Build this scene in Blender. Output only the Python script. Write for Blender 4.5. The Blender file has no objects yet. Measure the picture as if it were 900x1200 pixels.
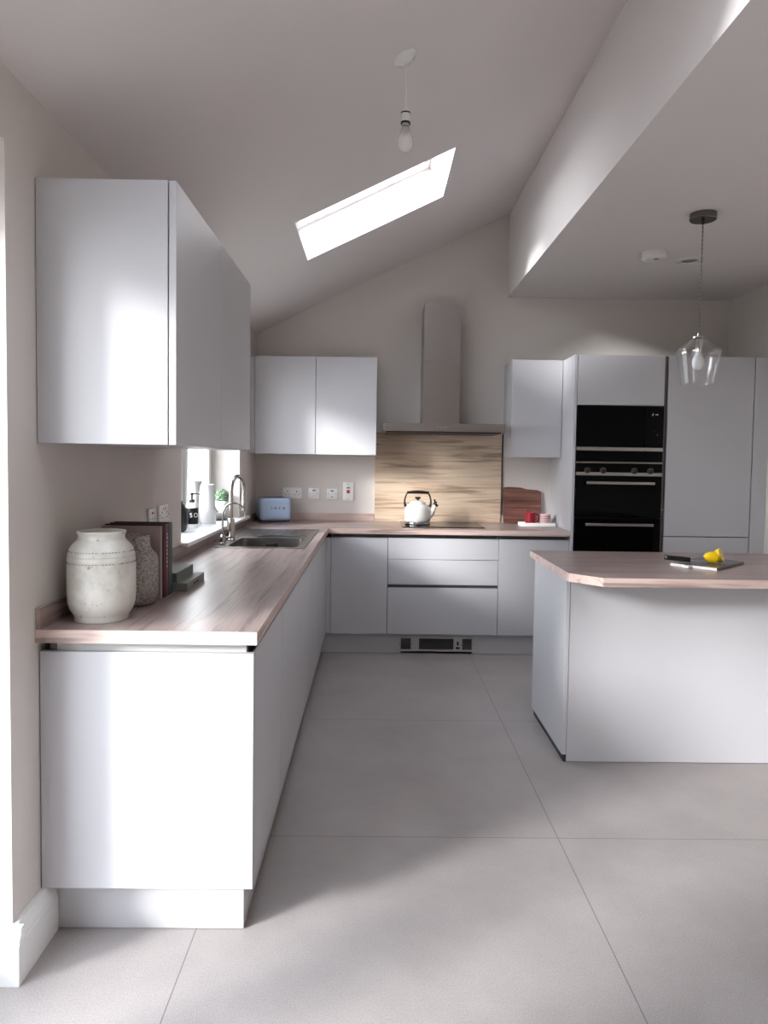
import bpy, bmesh, math, random
from mathutils import Vector, Matrix
PI = math.pi
random.seed(4)
scn = bpy.context.scene
COL = scn.collection

# ------------------------------------------------------------------ materials
def newmat(name):
    m = bpy.data.materials.new(name); m.use_nodes = True
    nt = m.node_tree; nt.nodes.clear()
    out = nt.nodes.new('ShaderNodeOutputMaterial')
    return m, nt, out

def N(nt, t, **kw):
    n = nt.nodes.new(t)
    for k, v in kw.items():
        if k in n.inputs: n.inputs[k].default_value = v
        else: setattr(n, k, v)
    return n

def srgb(r, g, b):
    f = lambda c: (c / 255 / 12.92) if c / 255 <= .04045 else ((c / 255 + .055) / 1.055) ** 2.4
    return (f(r), f(g), f(b), 1)

def mat(name, col, rough=.5, metal=0, spec=.5, var=.04, scale=6, bump=0, bscale=60, coat=0, stretch=(1, 1, 1)):
    """principled with a faint procedural mottling of its own colour"""
    m, nt, out = newmat(name)
    L = nt.links.new
    b = N(nt, 'ShaderNodeBsdfPrincipled')
    b.inputs['Roughness'].default_value = rough; b.inputs['Metallic'].default_value = metal
    b.inputs['Specular IOR Level'].default_value = spec; b.inputs['Coat Weight'].default_value = coat
    tc = N(nt, 'ShaderNodeTexCoord'); mp = N(nt, 'ShaderNodeMapping'); mp.inputs['Scale'].default_value = stretch
    L(tc.outputs['Object'], mp.inputs[0])
    no = N(nt, 'ShaderNodeTexNoise'); no.inputs['Scale'].default_value = scale; no.inputs['Detail'].default_value = 5
    L(mp.outputs[0], no.inputs['Vector'])
    mr = N(nt, 'ShaderNodeMapRange'); mr.inputs['To Min'].default_value = 1 - var; mr.inputs['To Max'].default_value = 1 + var
    L(no.outputs['Fac'], mr.inputs['Value'])
    mx = N(nt, 'ShaderNodeMix', data_type='RGBA', blend_type='MULTIPLY'); mx.inputs[0].default_value = 1
    mx.inputs[6].default_value = col
    L(mr.outputs[0], mx.inputs[7]); L(mx.outputs[2], b.inputs['Base Color'])
    if bump:
        n2 = N(nt, 'ShaderNodeTexNoise'); n2.inputs['Scale'].default_value = bscale; n2.inputs['Detail'].default_value = 3
        L(mp.outputs[0], n2.inputs['Vector'])
        bp = N(nt, 'ShaderNodeBump'); bp.inputs['Strength'].default_value = bump; bp.inputs['Distance'].default_value = .002
        L(n2.outputs['Fac'], bp.inputs['Height']); L(bp.outputs[0], b.inputs['Normal'])
    L(b.outputs[0], out.inputs[0])
    return m

def ramp(nt, stops):
    r = N(nt, 'ShaderNodeValToRGB')
    el = r.color_ramp.elements
    while len(el) < len(stops): el.new(.5)
    for e, (p, c) in zip(el, stops): e.position = p; e.color = c
    return r

def wood(name, axis, cols, rough=.4, fine=1.0, plank=0, knots=False):
    """grain runs along `axis` (0,1,2)"""
    m, nt, out = newmat(name); L = nt.links.new
    b = N(nt, 'ShaderNodeBsdfPrincipled'); b.inputs['Roughness'].default_value = rough
    tc = N(nt, 'ShaderNodeTexCoord')
    def mapped(a, c):
        mp = N(nt, 'ShaderNodeMapping'); s = [c, c, c]; s[axis] = a
        mp.inputs['Scale'].default_value = s; L(tc.outputs['Object'], mp.inputs[0]); return mp
    m1 = mapped(.9, 9 * fine); m2 = mapped(4, 150 * fine); m3 = mapped(.5, 2.2 * fine)
    n1 = N(nt, 'ShaderNodeTexNoise'); n1.inputs['Scale'].default_value = 1; n1.inputs['Detail'].default_value = 6
    n1.inputs['Distortion'].default_value = .8; L(m1.outputs[0], n1.inputs['Vector'])
    n2 = N(nt, 'ShaderNodeTexNoise'); n2.inputs['Scale'].default_value = 1; n2.inputs['Detail'].default_value = 4
    L(m2.outputs[0], n2.inputs['Vector'])
    n3 = N(nt, 'ShaderNodeTexNoise'); n3.inputs['Scale'].default_value = 1; n3.inputs['Detail'].default_value = 2
    L(m3.outputs[0], n3.inputs['Vector'])
    a = N(nt, 'ShaderNodeMath', operation='MULTIPLY_ADD'); a.inputs[1].default_value = .3
    L(n2.outputs['Fac'], a.inputs[0]); 
    a0 = N(nt, 'ShaderNodeMath', operation='MULTIPLY'); a0.inputs[1].default_value = .45; L(n1.outputs['Fac'], a0.inputs[0])
    L(a0.outputs[0], a.inputs[2])
    a2 = N(nt, 'ShaderNodeMath', operation='MULTIPLY_ADD'); a2.inputs[1].default_value = .35
    L(n3.outputs['Fac'], a2.inputs[0]); L(a.outputs[0], a2.inputs[2])
    r = ramp(nt, [(.36, cols[0]), (.50, cols[1]), (.68, cols[2])]); L(a2.outputs[0], r.inputs[0])
    col = r.outputs[0]
    # thin darker open-grain streaks
    m4 = mapped(1.6, 42 * fine); n4 = N(nt, 'ShaderNodeTexNoise'); n4.inputs['Scale'].default_value = 1; n4.inputs['Detail'].default_value = 5
    n4.inputs['Distortion'].default_value = .5; L(m4.outputs[0], n4.inputs['Vector'])
    r4 = ramp(nt, [(.34, (.55, .53, .53, 1)), (.46, (1, 1, 1, 1))]); L(n4.outputs['Fac'], r4.inputs[0])
    mx = N(nt, 'ShaderNodeMix', data_type='RGBA', blend_type='MULTIPLY'); mx.inputs[0].default_value = 1
    L(col, mx.inputs[6]); L(r4.outputs[0], mx.inputs[7]); col = mx.outputs[2]
    if knots:
        mk = mapped(2.0, 7.5); vo = N(nt, 'ShaderNodeTexVoronoi'); vo.inputs['Scale'].default_value = 1; L(mk.outputs[0], vo.inputs['Vector'])
        rk = ramp(nt, [(.03, (.33, .24, .18, 1)), (.14, (1, 1, 1, 1))]); L(vo.outputs['Distance'], rk.inputs[0])
        mx2 = N(nt, 'ShaderNodeMix', data_type='RGBA', blend_type='MULTIPLY'); mx2.inputs[0].default_value = .8
        L(col, mx2.inputs[6]); L(rk.outputs[0], mx2.inputs[7]); col = mx2.outputs[2]
    L(col, b.inputs['Base Color'])
    bp = N(nt, 'ShaderNodeBump'); bp.inputs['Strength'].default_value = .12; bp.inputs['Distance'].default_value = .001
    L(n4.outputs['Fac'], bp.inputs['Height']); L(bp.outputs[0], b.inputs['Normal'])
    L(b.outputs[0], out.inputs[0])
    return m

def floor_mat():
    m, nt, out = newmat('floor_tile'); L = nt.links.new
    b = N(nt, 'ShaderNodeBsdfPrincipled'); b.inputs['Roughness'].default_value = .42
    tc = N(nt, 'ShaderNodeTexCoord'); sp = N(nt, 'ShaderNodeSeparateXYZ'); L(tc.outputs['Object'], sp.inputs[0])
    def M(op, a, b_=None, c=None):
        n = N(nt, 'ShaderNodeMath', operation=op)
        for i, v in enumerate((a, b_, c)):
            if v is None: continue
            if isinstance(v, (int, float)): n.inputs[i].default_value = v
            else: L(v, n.inputs[i])
        return n.outputs[0]
    def joint(co, g):
        t = M('ADD', M('DIVIDE', M('SUBTRACT', co, g), 1.2), .5 + 20)
        return M('MULTIPLY', M('ABSOLUTE', M('SUBTRACT', M('FRACT', t), .5)), 1.2), M('FLOOR', t)
    dx, ix = joint(sp.outputs[0], 1.616 - 0); dy, iy = joint(sp.outputs[1], .58)
    d = M('MINIMUM', dx, dy)
    jm = M('LESS_THAN', d, .0016)
    n1 = N(nt, 'ShaderNodeTexNoise'); n1.inputs['Scale'].default_value = 2.2; n1.inputs['Detail'].default_value = 7; n1.inputs['Roughness'].default_value = .62
    L(tc.outputs['Object'], n1.inputs['Vector'])
    n2 = N(nt, 'ShaderNodeTexNoise'); n2.inputs['Scale'].default_value = 260; n2.inputs['Detail'].default_value = 2
    L(tc.outputs['Object'], n2.inputs['Vector'])
    r1 = ramp(nt, [(.3, srgb(152, 145, 142)), (.7, srgb(168, 161, 158))]); L(n1.outputs['Fac'], r1.inputs[0])
    r2 = ramp(nt, [(.34, (.80, .79, .78, 1)), (.5, (1, 1, 1, 1)), (.68, (1.12, 1.12, 1.12, 1))]); L(n2.outputs['Fac'], r2.inputs[0])
    mx = N(nt, 'ShaderNodeMix', data_type='RGBA', blend_type='MULTIPLY'); mx.inputs[0].default_value = .8
    L(r1.outputs[0], mx.inputs[6]); L(r2.outputs[0], mx.inputs[7])
    mj = N(nt, 'ShaderNodeMix', data_type='RGBA'); L(jm, mj.inputs[0]); L(mx.outputs[2], mj.inputs[6]); mj.inputs[7].default_value = srgb(112, 106, 104)
    L(mj.outputs[2], b.inputs['Base Color'])
    bp = N(nt, 'ShaderNodeBump'); bp.inputs['Strength'].default_value = .15; bp.inputs['Distance'].default_value = .001
    L(n2.outputs['Fac'], bp.inputs['Height']); L(bp.outputs[0], b.inputs['Normal'])
    L(b.outputs[0], out.inputs[0])
    return m

def glass_mat(name, tint=(1, 1, 1, 1), fac=1.0, rough=.0):
    """thin window/shade glass: transparent with fresnel reflection"""
    m, nt, out = newmat(name); L = nt.links.new
    fr = N(nt, 'ShaderNodeFresnel'); ge = N(nt, 'ShaderNodeNewGeometry')
    io = N(nt, 'ShaderNodeMapRange'); io.inputs['To Min'].default_value = 1.45; io.inputs['To Max'].default_value = 1 / 1.45
    L(ge.outputs['Backfacing'], io.inputs['Value']); L(io.outputs[0], fr.inputs[0])
    sc = N(nt, 'ShaderNodeMath', operation='MULTIPLY'); sc.inputs[1].default_value = fac; sc.use_clamp = True
    L(fr.outputs[0], sc.inputs[0])
    tr = N(nt, 'ShaderNodeBsdfTransparent'); tr.inputs[0].default_value = tint
    gl = N(nt, 'ShaderNodeBsdfGlossy'); gl.inputs['Roughness'].default_value = rough
    mx = N(nt, 'ShaderNodeMixShader'); L(sc.outputs[0], mx.inputs[0]); L(tr.outputs[0], mx.inputs[1]); L(gl.outputs[0], mx.inputs[2])
    L(mx.outputs[0], out.inputs[0])
    return m

def speckle_mat(name, c0, c1, scale, lo, hi, rough=.4, extra=None):
    m, nt, out = newmat(name); L = nt.links.new
    b = N(nt, 'ShaderNodeBsdfPrincipled'); b.inputs['Roughness'].default_value = rough
    tc = N(nt, 'ShaderNodeTexCoord'); n = N(nt, 'ShaderNodeTexNoise'); n.inputs['Scale'].default_value = scale; n.inputs['Detail'].default_value = 6
    n.inputs['Roughness'].default_value = .7
    L(tc.outputs['Object'], n.inputs['Vector'])
    r = ramp(nt, [(lo, c0), (hi, c1)]); L(n.outputs['Fac'], r.inputs[0]); col = r.outputs[0]
    if extra:
        n2 = N(nt, 'ShaderNodeTexNoise'); n2.inputs['Scale'].default_value = extra[0]; n2.inputs['Detail'].default_value = 4
        L(tc.outputs['Object'], n2.inputs['Vector'])
        r2 = ramp(nt, [(extra[1], extra[3]), (extra[2], (1, 1, 1, 1))]); L(n2.outputs['Fac'], r2.inputs[0])
        mx = N(nt, 'ShaderNodeMix', data_type='RGBA', blend_type='MULTIPLY'); mx.inputs[0].default_value = 1
        L(col, mx.inputs[6]); L(r2.outputs[0], mx.inputs[7]); col = mx.outputs[2]
    L(col, b.inputs['Base Color'])
    bp = N(nt, 'ShaderNodeBump'); bp.inputs['Strength'].default_value = .25; bp.inputs['Distance'].default_value = .002
    L(n.outputs['Fac'], bp.inputs['Height']); L(bp.outputs[0], b.inputs['Normal'])
    L(b.outputs[0], out.inputs[0])
    return m

M_ = {}
M_['wall'] = mat('wall_paint', srgb(208, 201, 195), .62, var=.012, scale=3, bump=.04, bscale=180)
M_['ceil'] = mat('ceiling_paint', srgb(226, 220, 218), .7, var=.01, scale=3, bump=.03, bscale=180)
M_['unit'] = mat('cabinet_lacquer', srgb(189, 188, 191), .36, var=.008, scale=2)
M_['carcass'] = mat('carcass_gap_shade', srgb(96, 95, 96), .6, var=.01)  # base carcasses coloured grey so the gaps between fronts look shaded
M_['infill'] = mat('infill_board', srgb(190, 190, 189), .5, var=.01)
M_['rail'] = mat('rail_dark', srgb(96, 94, 94), .4, var=.02)
M_['gap'] = mat('shadow_gap_board', srgb(50, 49, 50), .6, var=.02)  # near-black colour that paints in the shade of gaps and recesses
M_['white'] = mat('white_satin', srgb(233, 232, 230), .4, var=.01)
M_['gloss_white'] = mat('white_gloss_plastic', srgb(234, 233, 232), .2, var=.008)
M_['steel'] = mat('brushed_steel', srgb(158, 153, 150), .28, metal=1, var=.04, scale=9, stretch=(1, 1, 14))
M_['chrome'] = mat('chrome', srgb(205, 204, 203), .1, metal=1, var=.01)
M_['nickel'] = mat('brushed_nickel', srgb(176, 172, 166), .2, metal=1, var=.02)
M_['dnickel'] = mat('dark_nickel', srgb(118, 114, 110), .25, metal=1, var=.02)
M_['black_glass'] = mat('black_glass', srgb(4, 4, 5), .06, var=.01, spec=.07)
M_['black'] = mat('black_plastic', srgb(14, 14, 15), .3, var=.02)
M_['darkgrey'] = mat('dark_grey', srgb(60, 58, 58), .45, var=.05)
M_['floor'] = floor_mat()
wc = [srgb(112, 94, 89), srgb(148, 129, 123), srgb(174, 157, 151)]
M_['top_y'] = wood('worktop_oak_long', 1, wc, .3)
M_['top_x'] = wood('worktop_oak_cross', 0, wc, .3)
ec = [srgb(172, 146, 136), srgb(198, 174, 164), srgb(214, 194, 185)]
M_['edge_x'] = wood('worktop_edge_cross', 0, ec, .4)
M_['edge_y'] = wood('worktop_edge_long', 1, ec, .4)
M_['splash'] = wood('splashback_oak', 0, [srgb(132, 104, 84), srgb(196, 172, 148), srgb(220, 202, 180)], .45, fine=.65, knots=True)
M_['glass'] = glass_mat('window_glass', (.97, .98, .98, 1), fac=.35)
M_['shade'] = glass_mat('shade_glass', (.985, .985, .985, 1), fac=1.7)
M_['vase'] = speckle_mat('glazed_white', srgb(190, 184, 174), srgb(222, 220, 213), 9, .3, .55, .3, (45, .28, .36, (.55, .5, .44, 1)))
M_['vase2'] = speckle_mat('mottled_grey', srgb(104, 98, 93), srgb(184, 178, 172), 150, .38, .62, .25)
M_['dots'] = mat('vase_mark_brown', srgb(84, 70, 60), .6)
M_['toaster'] = mat('pale_blue_enamel', srgb(170, 190, 218), .15, var=.01, coat=.3)
M_['cream'] = mat('cream_enamel', srgb(240, 238, 232), .12, var=.01, coat=.3)
M_['red'] = mat('red_enamel', srgb(132, 10, 34), .3, var=.03)
M_['lemon'] = mat('lemon_skin', srgb(248, 205, 10), .35, var=.05, scale=30, bump=.3, bscale=220)
M_['flesh'] = mat('lemon_flesh', srgb(236, 214, 110), .3, var=.1, scale=60)
M_['pith'] = mat('lemon_pith', srgb(243, 234, 190), .5)
M_['slate'] = mat('slate_dark', srgb(92, 88, 88), .25, var=.15, scale=12)
M_['marble'] = mat('marble_white', srgb(226, 220, 216), .3, var=.08, scale=14)
M_['blade'] = mat('blade_steel', srgb(170, 170, 172), .15, metal=1)
M_['board'] = wood('reddish_wood_board', 0, [srgb(52, 28, 25), srgb(104, 66, 57), srgb(150, 108, 96)], .4, fine=1.0, knots=True)
M_['bk_mauve'] = mat('book_mauve', srgb(160, 142, 139), .5, var=.03)
M_['bk_dark'] = mat('book_dark_purple', srgb(58, 36, 44), .5)
M_['bk_red'] = mat('book_crimson', srgb(112, 20, 40), .45, var=.03)
M_['bk_teal'] = mat('book_teal', srgb(22, 74, 84), .45, var=.03)
M_['bk_green'] = mat('book_grey_green', srgb(106, 110, 102), .5, var=.03)
M_['bk_stone'] = mat('book_stone', srgb(128, 128, 118), .5, var=.03)
M_['paper'] = mat('paper_edges', srgb(222, 214, 200), .8, var=.06, scale=200)
M_['gold'] = mat('spine_lettering', srgb(196, 170, 150), .4)
M_['ink'] = mat('printed_ink', srgb(30, 28, 28), .5)
M_['leaf'] = mat('topiary_leaf', srgb(104, 128, 100), .6, var=.35, scale=40)
M_['darkjar'] = mat('dark_green_glaze', srgb(26, 30, 28), .35, var=.08)
M_['redneon'] = mat('red_rocker', srgb(206, 36, 56), .3)
M_['slot'] = mat('slot_black', srgb(22, 20, 20), .6)
M_['grille'] = mat('grille_grey', srgb(84, 82, 82), .5, var=.05)
M_['ventmetal'] = mat('vent_fascia', srgb(190, 188, 186), .35, var=.02)
M_['paving'] = mat('outdoor_paving', srgb(128, 126, 122), .8, var=.05, scale=2)
M_['flex'] = mat('twisted_flex', srgb(130, 120, 112), .6, var=.4, scale=160)
M_['ashgrey'] = mat('ash_grey_glaze', srgb(120, 116, 116), .4, var=.05)
M_['pink'] = mat('pink_stoneware', srgb(206, 176, 176), .4, var=.03)
M_['pinkline'] = mat('pink_band', srgb(150, 96, 104), .4, var=.03)
def bulb_mat():
    m, nt, out = newmat('pearl_bulb_glass'); L = nt.links.new
    b = N(nt, 'ShaderNodeBsdfPrincipled'); b.inputs['Base Color'].default_value = (.9, .89, .88, 1); b.inputs['Roughness'].default_value = .15
    tr = N(nt, 'ShaderNodeBsdfTransparent'); mx = N(nt, 'ShaderNodeMixShader'); mx.inputs[0].default_value = .55
    L(tr.outputs[0], mx.inputs[1]); L(b.outputs[0], mx.inputs[2]); L(mx.outputs[0], out.inputs[0]); return m
M_['bulb'] = bulb_mat()
def led(c, s):
    m, nt, out = newmat('display_led'); e = N(nt, 'ShaderNodeEmission'); e.inputs[0].default_value = c; e.inputs[1].default_value = s
    nt.links.new(e.outputs[0], out.inputs[0]); return m
M_['led'] = led((.25, .25, 1, 1), .6)

# ------------------------------------------------------------------ mesh helper
class MB:
    def __init__(s): s.bm = bmesh.new(); s.mi = 0
    def _merge(s, tmp, smooth, M=None):
        if M is not None: bmesh.ops.transform(tmp, matrix=M, verts=tmp.verts)
        vm = {v: s.bm.verts.new(v.co) for v in tmp.verts}
        for f in tmp.faces:
            try:
                nf = s.bm.faces.new([vm[v] for v in f.verts]); nf.smooth = smooth; nf.material_index = s.mi
            except ValueError: pass
        tmp.free(); return s
    def box(s, x0, x1, y0, y1, z0, z1, bev=0, seg=1, M=None):
        t = bmesh.new(); bmesh.ops.create_cube(t, size=1)
        x0, x1 = min(x0, x1), max(x0, x1); y0, y1 = min(y0, y1), max(y0, y1); z0, z1 = min(z0, z1), max(z0, z1)
        bmesh.ops.transform(t, matrix=Matrix.Translation(((x0 + x1) / 2, (y0 + y1) / 2, (z0 + z1) / 2)) @ Matrix.Diagonal((x1 - x0, y1 - y0, z1 - z0, 1)), verts=t.verts)
        if bev: bmesh.ops.bevel(t, geom=list(t.edges), offset=bev, segments=seg, affect='EDGES', profile=.5)
        return s._merge(t, bev > 0 and seg > 1, M)
    def prism(s, pts, z0, z1, axis=2, bev=0, seg=1, M=None):
        """polygon pts (a,b) extruded along axis; axis 0: pts=(y,z); 1: pts=(x,z); 2: pts=(x,y)"""
        t = bmesh.new()
        def P(a, b, c): return {0: (c, a, b), 1: (a, c, b), 2: (a, b, c)}[axis]
        lo = [t.verts.new(P(a, b, z0)) for a, b in pts]; hi = [t.verts.new(P(a, b, z1)) for a, b in pts]
        n = len(pts); t.faces.new(lo); t.faces.new(hi)
        for i in range(n): t.faces.new((lo[i], lo[(i + 1) % n], hi[(i + 1) % n], hi[i]))
        bmesh.ops.recalc_face_normals(t, faces=t.faces)
        if bev: bmesh.ops.bevel(t, geom=list(t.edges), offset=bev, segments=seg, affect='EDGES', profile=.5)
        return s._merge(t, bev > 0 and seg > 1, M)
    def lathe(s, prof, c=(0, 0, 0), n=40, M=None, sx=1, sy=1):
        """prof = [(r,z)...] around +Z at c"""
        t = bmesh.new(); rings = []
        for r, z in prof:
            if r < 1e-6: rings.append([t.verts.new((0, 0, z))])
            else: rings.append([t.verts.new((r * math.cos(2 * PI * k / n) * sx, r * math.sin(2 * PI * k / n) * sy, z)) for k in range(n)])
        for a, b in zip(rings, rings[1:]):
            for k in range(n):
                k2 = (k + 1) % n
                q = [a[k % len(a)], a[k2 % len(a)], b[k2 % len(b)], b[k % len(b)]]
                u = []
                for v in q:
                    if v not in u: u.append(v)
                if len(u) >= 3:
                    try: t.faces.new(u)
                    except ValueError: pass
        bmesh.ops.recalc_face_normals(t, faces=t.faces)
        T = Matrix.Translation(c)
        if M is not None: T = T @ M
        return s._merge(t, True, T)
    def tube(s, pts, r, n=14, closed=False, M=None):
        pts = [Vector(p) for p in pts]; t = bmesh.new(); rings = []
        rad = r if isinstance(r, (list, tuple)) else [r] * len(pts)
        up = Vector((0, 0, 1)); prev = None
        for i, p in enumerate(pts):
            d = (pts[min(i + 1, len(pts) - 1)] - pts[max(i - 1, 0)]).normalized()
            if prev is None:
                a = d.cross(up)
                if a.length < 1e-3: a = d.cross(Vector((1, 0, 0)))
                a.normalize()
            else:
                a = prev - d * prev.dot(d); a.normalize()
            prev = a; b = d.cross(a)
            rings.append([t.verts.new(p + (a * math.cos(2 * PI * k / n) + b * math.sin(2 * PI * k / n)) * rad[i]) for k in range(n)])
        for A, B in zip(rings, rings[1:]):
            for k in range(n): t.faces.new((A[k], A[(k + 1) % n], B[(k + 1) % n], B[k]))
        t.faces.new(rings[0][::-1]); t.faces.new(rings[-1])
        bmesh.ops.recalc_face_normals(t, faces=t.faces)
        return s._merge(t, True, M)
    def sphere(s, c, r, sx=1, sy=1, sz=1, sub=3, M=None):
        t = bmesh.new(); bmesh.ops.create_icosphere(t, subdivisions=sub, radius=r)
        T = Matrix.Translation(c)
        if M is not None: T = T @ M
        return s._merge(t, True, T @ Matrix.Diagonal((sx, sy, sz, 1)))
    def build(s, name, m, parent=None, off=None, M=None):
        me = bpy.data.meshes.new(name)
        o_ = off if off is not None else (Vector(parent.get('_o', (0, 0, 0))) if parent else Vector((0, 0, 0)))
        if M is not None: bmesh.ops.transform(s.bm, matrix=M, verts=s.bm.verts)
        bmesh.ops.translate(s.bm, vec=-Vector(o_), verts=s.bm.verts)
        s.bm.to_mesh(me); s.bm.free()
        for x in (m if isinstance(m, (list, tuple)) else [m]): me.materials.append(x)
        me.set_sharp_from_angle(angle=math.radians(38))
        ob = bpy.data.objects.new(name, me); COL.objects.link(ob)
        if parent:
            ob.parent = parent; ob['_o'] = list(o_)
        elif off is not None: ob.location = off; ob['_o'] = list(o_)
        return ob

def thing(name, label, cat, loc=(0, 0, 0), rz=0, group=None, local=False):
    """Empty at the thing's base. Parts are drawn in world coordinates (rz = 0) or, with local=True, in the thing's own"""
    o = bpy.data.objects.new(name, None); COL.objects.link(o); o.empty_display_size = .05
    o.location = loc; o.rotation_euler = (0, 0, rz); o['label'] = label; o['category'] = cat
    if group: o['group'] = group
    o['_o'] = (0.0, 0.0, 0.0) if local else tuple(float(v) for v in loc)
    return o
def tag(o, label, cat, group=None):
    o['label'] = label; o['category'] = cat
    if group: o['group'] = group
    return o
def struct(o): o['kind'] = 'structure'; return o

def text_mesh(name, txt, size, m, parent, M, depth=.0006, spacing=1.0, shear=0):
    cu = bpy.data.curves.new('tmp', 'FONT'); cu.body = txt; cu.size = size; cu.extrude = depth; cu.align_x = 'CENTER'; cu.align_y = 'CENTER'
    cu.space_character = spacing; cu.shear = shear
    ob = bpy.data.objects.new('tmp', cu); COL.objects.link(ob)
    dg = bpy.context.evaluated_depsgraph_get()
    me = bpy.data.meshes.new_from_object(ob.evaluated_get(dg)); bpy.data.objects.remove(ob)
    me.name = name
    me.transform(Matrix.Translation(-Vector(parent.get('_o', (0, 0, 0)))) @ M)
    me.materials.clear(); me.materials.append(m)
    o = bpy.data.objects.new(name, me); COL.objects.link(o); o.parent = parent; o['_o'] = list(parent.get('_o', (0, 0, 0)))
    return o
FRONT = Matrix.Rotation(PI / 2, 4, 'X')                       # text facing -Y, reading along +X
RIGHT = Matrix.Rotation(PI / 2, 4, 'Z') @ FRONT               # text facing +X, reading along +Y

# ------------------------------------------------------------------ dimensions (metres)
WX = -.015          # left wall plane
YB = 3.70           # back wall plane
XR = 3.68           # right wall plane
YF = -5.2           # wall behind the camera
XB = 1.94           # upright face between sloped and flat ceiling
ZF = 2.668          # flat ceiling
SL = .486; TH = math.atan(SL)
zc = lambda x: 2.36 + SL * x
ZT, ZU = .90, .863  # worktop top / underside

# ------------------------------------------------------------------ the room
struct(MB().box(WX - .3, XR + .27, YF - .2, YB + .25, -.12, 0).build('floor', M_['floor']))
w = MB()
zw = zc(WX)
D0, D1, DH = -1.60, -.160, 2.17          # glazed door in the left wall
E0, E1 = -4.8, -3.3                     # unseen second glazed door behind the camera, added to bring in more light
K0, K1, KS, KH = 1.50, 3.02, .948, 2.15 # kitchen window
X0 = WX - .3
w.box(X0, WX, YF - .2, E0, 0, zw); w.box(X0, WX, E0, E1, DH, zw); w.box(X0, WX, E1, D0, 0, zw); w.box(X0, WX, D0, D1, DH, zw); w.box(X0, WX, D1, K0, 0, zw)
w.box(X0, WX, K0, K1, 0, KS); w.box(X0, WX, K0, K1, KH, zw); w.box(X0, WX, K1, YB + .25, 0, zw)
struct(w.build('wall_left', M_['wall']))
struct(MB().box(WX - .3, XR + .27, YB, YB + .25, 0, 3.7).build('wall_back', M_['wall']))
struct(MB().box(XR, XR + .27, YF - .2, YB, 0, ZF).build('wall_right', M_['wall']))
struct(MB().box(WX, XR, YF - .2, YF, 0, 3.7).build('wall_front', M_['wall']))

# sloped ceiling slab, cut through for the roof windows: local frame u (up the slope), v (= Y), n (normal)
TN = .194
CU = Matrix.Translation((WX, 0, zw)) @ Matrix.Rotation(-TH, 4, 'Y')
U1 = (XB + .05 - WX) / math.cos(TH)
u0, u1 = (.492 - WX) / math.cos(TH), (1.315 - WX) / math.cos(TH)
HOLES = [(-1.05, -.35), (1.80, 2.50)]
w = MB(); ua = -.12
w.box(ua, u0, YF - .2, YB + .2, 0, TN, M=CU); w.box(u1, U1 + .1, YF - .2, YB + .2, 0, TN, M=CU)
ys = [YF - .2] + [a for h in HOLES for a in h] + [YB + .2]
for a, b in zip(ys[0::2], ys[1::2]): w.box(u0, u1, a, b, 0, TN, M=CU)
struct(w.build('ceiling', M_['ceil']))
struct(MB().box(XB, XR + .27, YF - .2, YB + .2, ZF, 3.75).build('ceiling', M_['ceil']))

# roof windows
wn = 2
for (a, b) in HOLES:
    w = MB(); f = .045
    w.box(u0 - .02, u1 + .02, a - .02, a + f, TN, TN + .05, M=CU); w.box(u0 - .02, u1 + .02, b - f, b + .02, TN, TN + .05, M=CU)
    w.box(u0 - .02, u0 + f, a + f, b - f, TN, TN + .05, M=CU); w.box(u1 - f, u1 + .02, a + f, b - f, TN, TN + .05, M=CU)
    fr = struct(w.build('window_%d' % wn, M_['white'])); wn += 1
    g = MB(); g.box(u0 + f - .005, u1 - f + .005, a + f - .005, b - f + .005, TN + .022, TN + .028, M=CU)
    g.build('pane', M_['glass'], fr)

# kitchen window over the sink
def frame_x(x0, x1, y0, y1, z0, z1, fw, parent=None, name='window_frame'):
    w = MB()
    w.box(x0, x1, y0, y1, z0, z0 + fw, .004); w.box(x0, x1, y0, y1, z1 - fw, z1, .004)
    w.box(x0, x1, y0, y0 + fw, z0 + fw, z1 - fw, .004); w.box(x0, x1, y1 - fw, y1, z0 + fw, z1 - fw, .004)
    return w
w = frame_x(-.285, -.215, K0, K1, KS + .022, KH, .055)
ym = (K0 + K1) / 2
w.box(-.285, -.215, ym - .04, ym + .04, KS + .07, KH - .055, .004)
wf = struct(w.build('window_1', M_['white']))
for a, b in ((K0 + .055, ym - .04), (ym + .04, K1 - .055)):
    s_ = frame_x(-.272, -.200, a, b, KS + .077, KH - .055, .055).build('casement', M_['white'], wf)
    MB().box(-.243, -.237, a + .05, b - .05, KS + .127, KH - .105).build('pane', M_['glass'], s_)
s_ = MB(); s_.box(-.215, .03, K0 - .03, K1 + .2, KS, KS + .022, .006, 2)
# notch: sill board stays within the reveal behind the wall plane
s_ = MB(); s_.box(-.215, WX, K0 + .001, K1 - .001, KS, KS + .022); s_.box(WX - .001, .028, K0 - .03, K1 + .19, KS, KS + .022, .006, 2)
s_.build('window_sill', M_['white'], wf)

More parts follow.
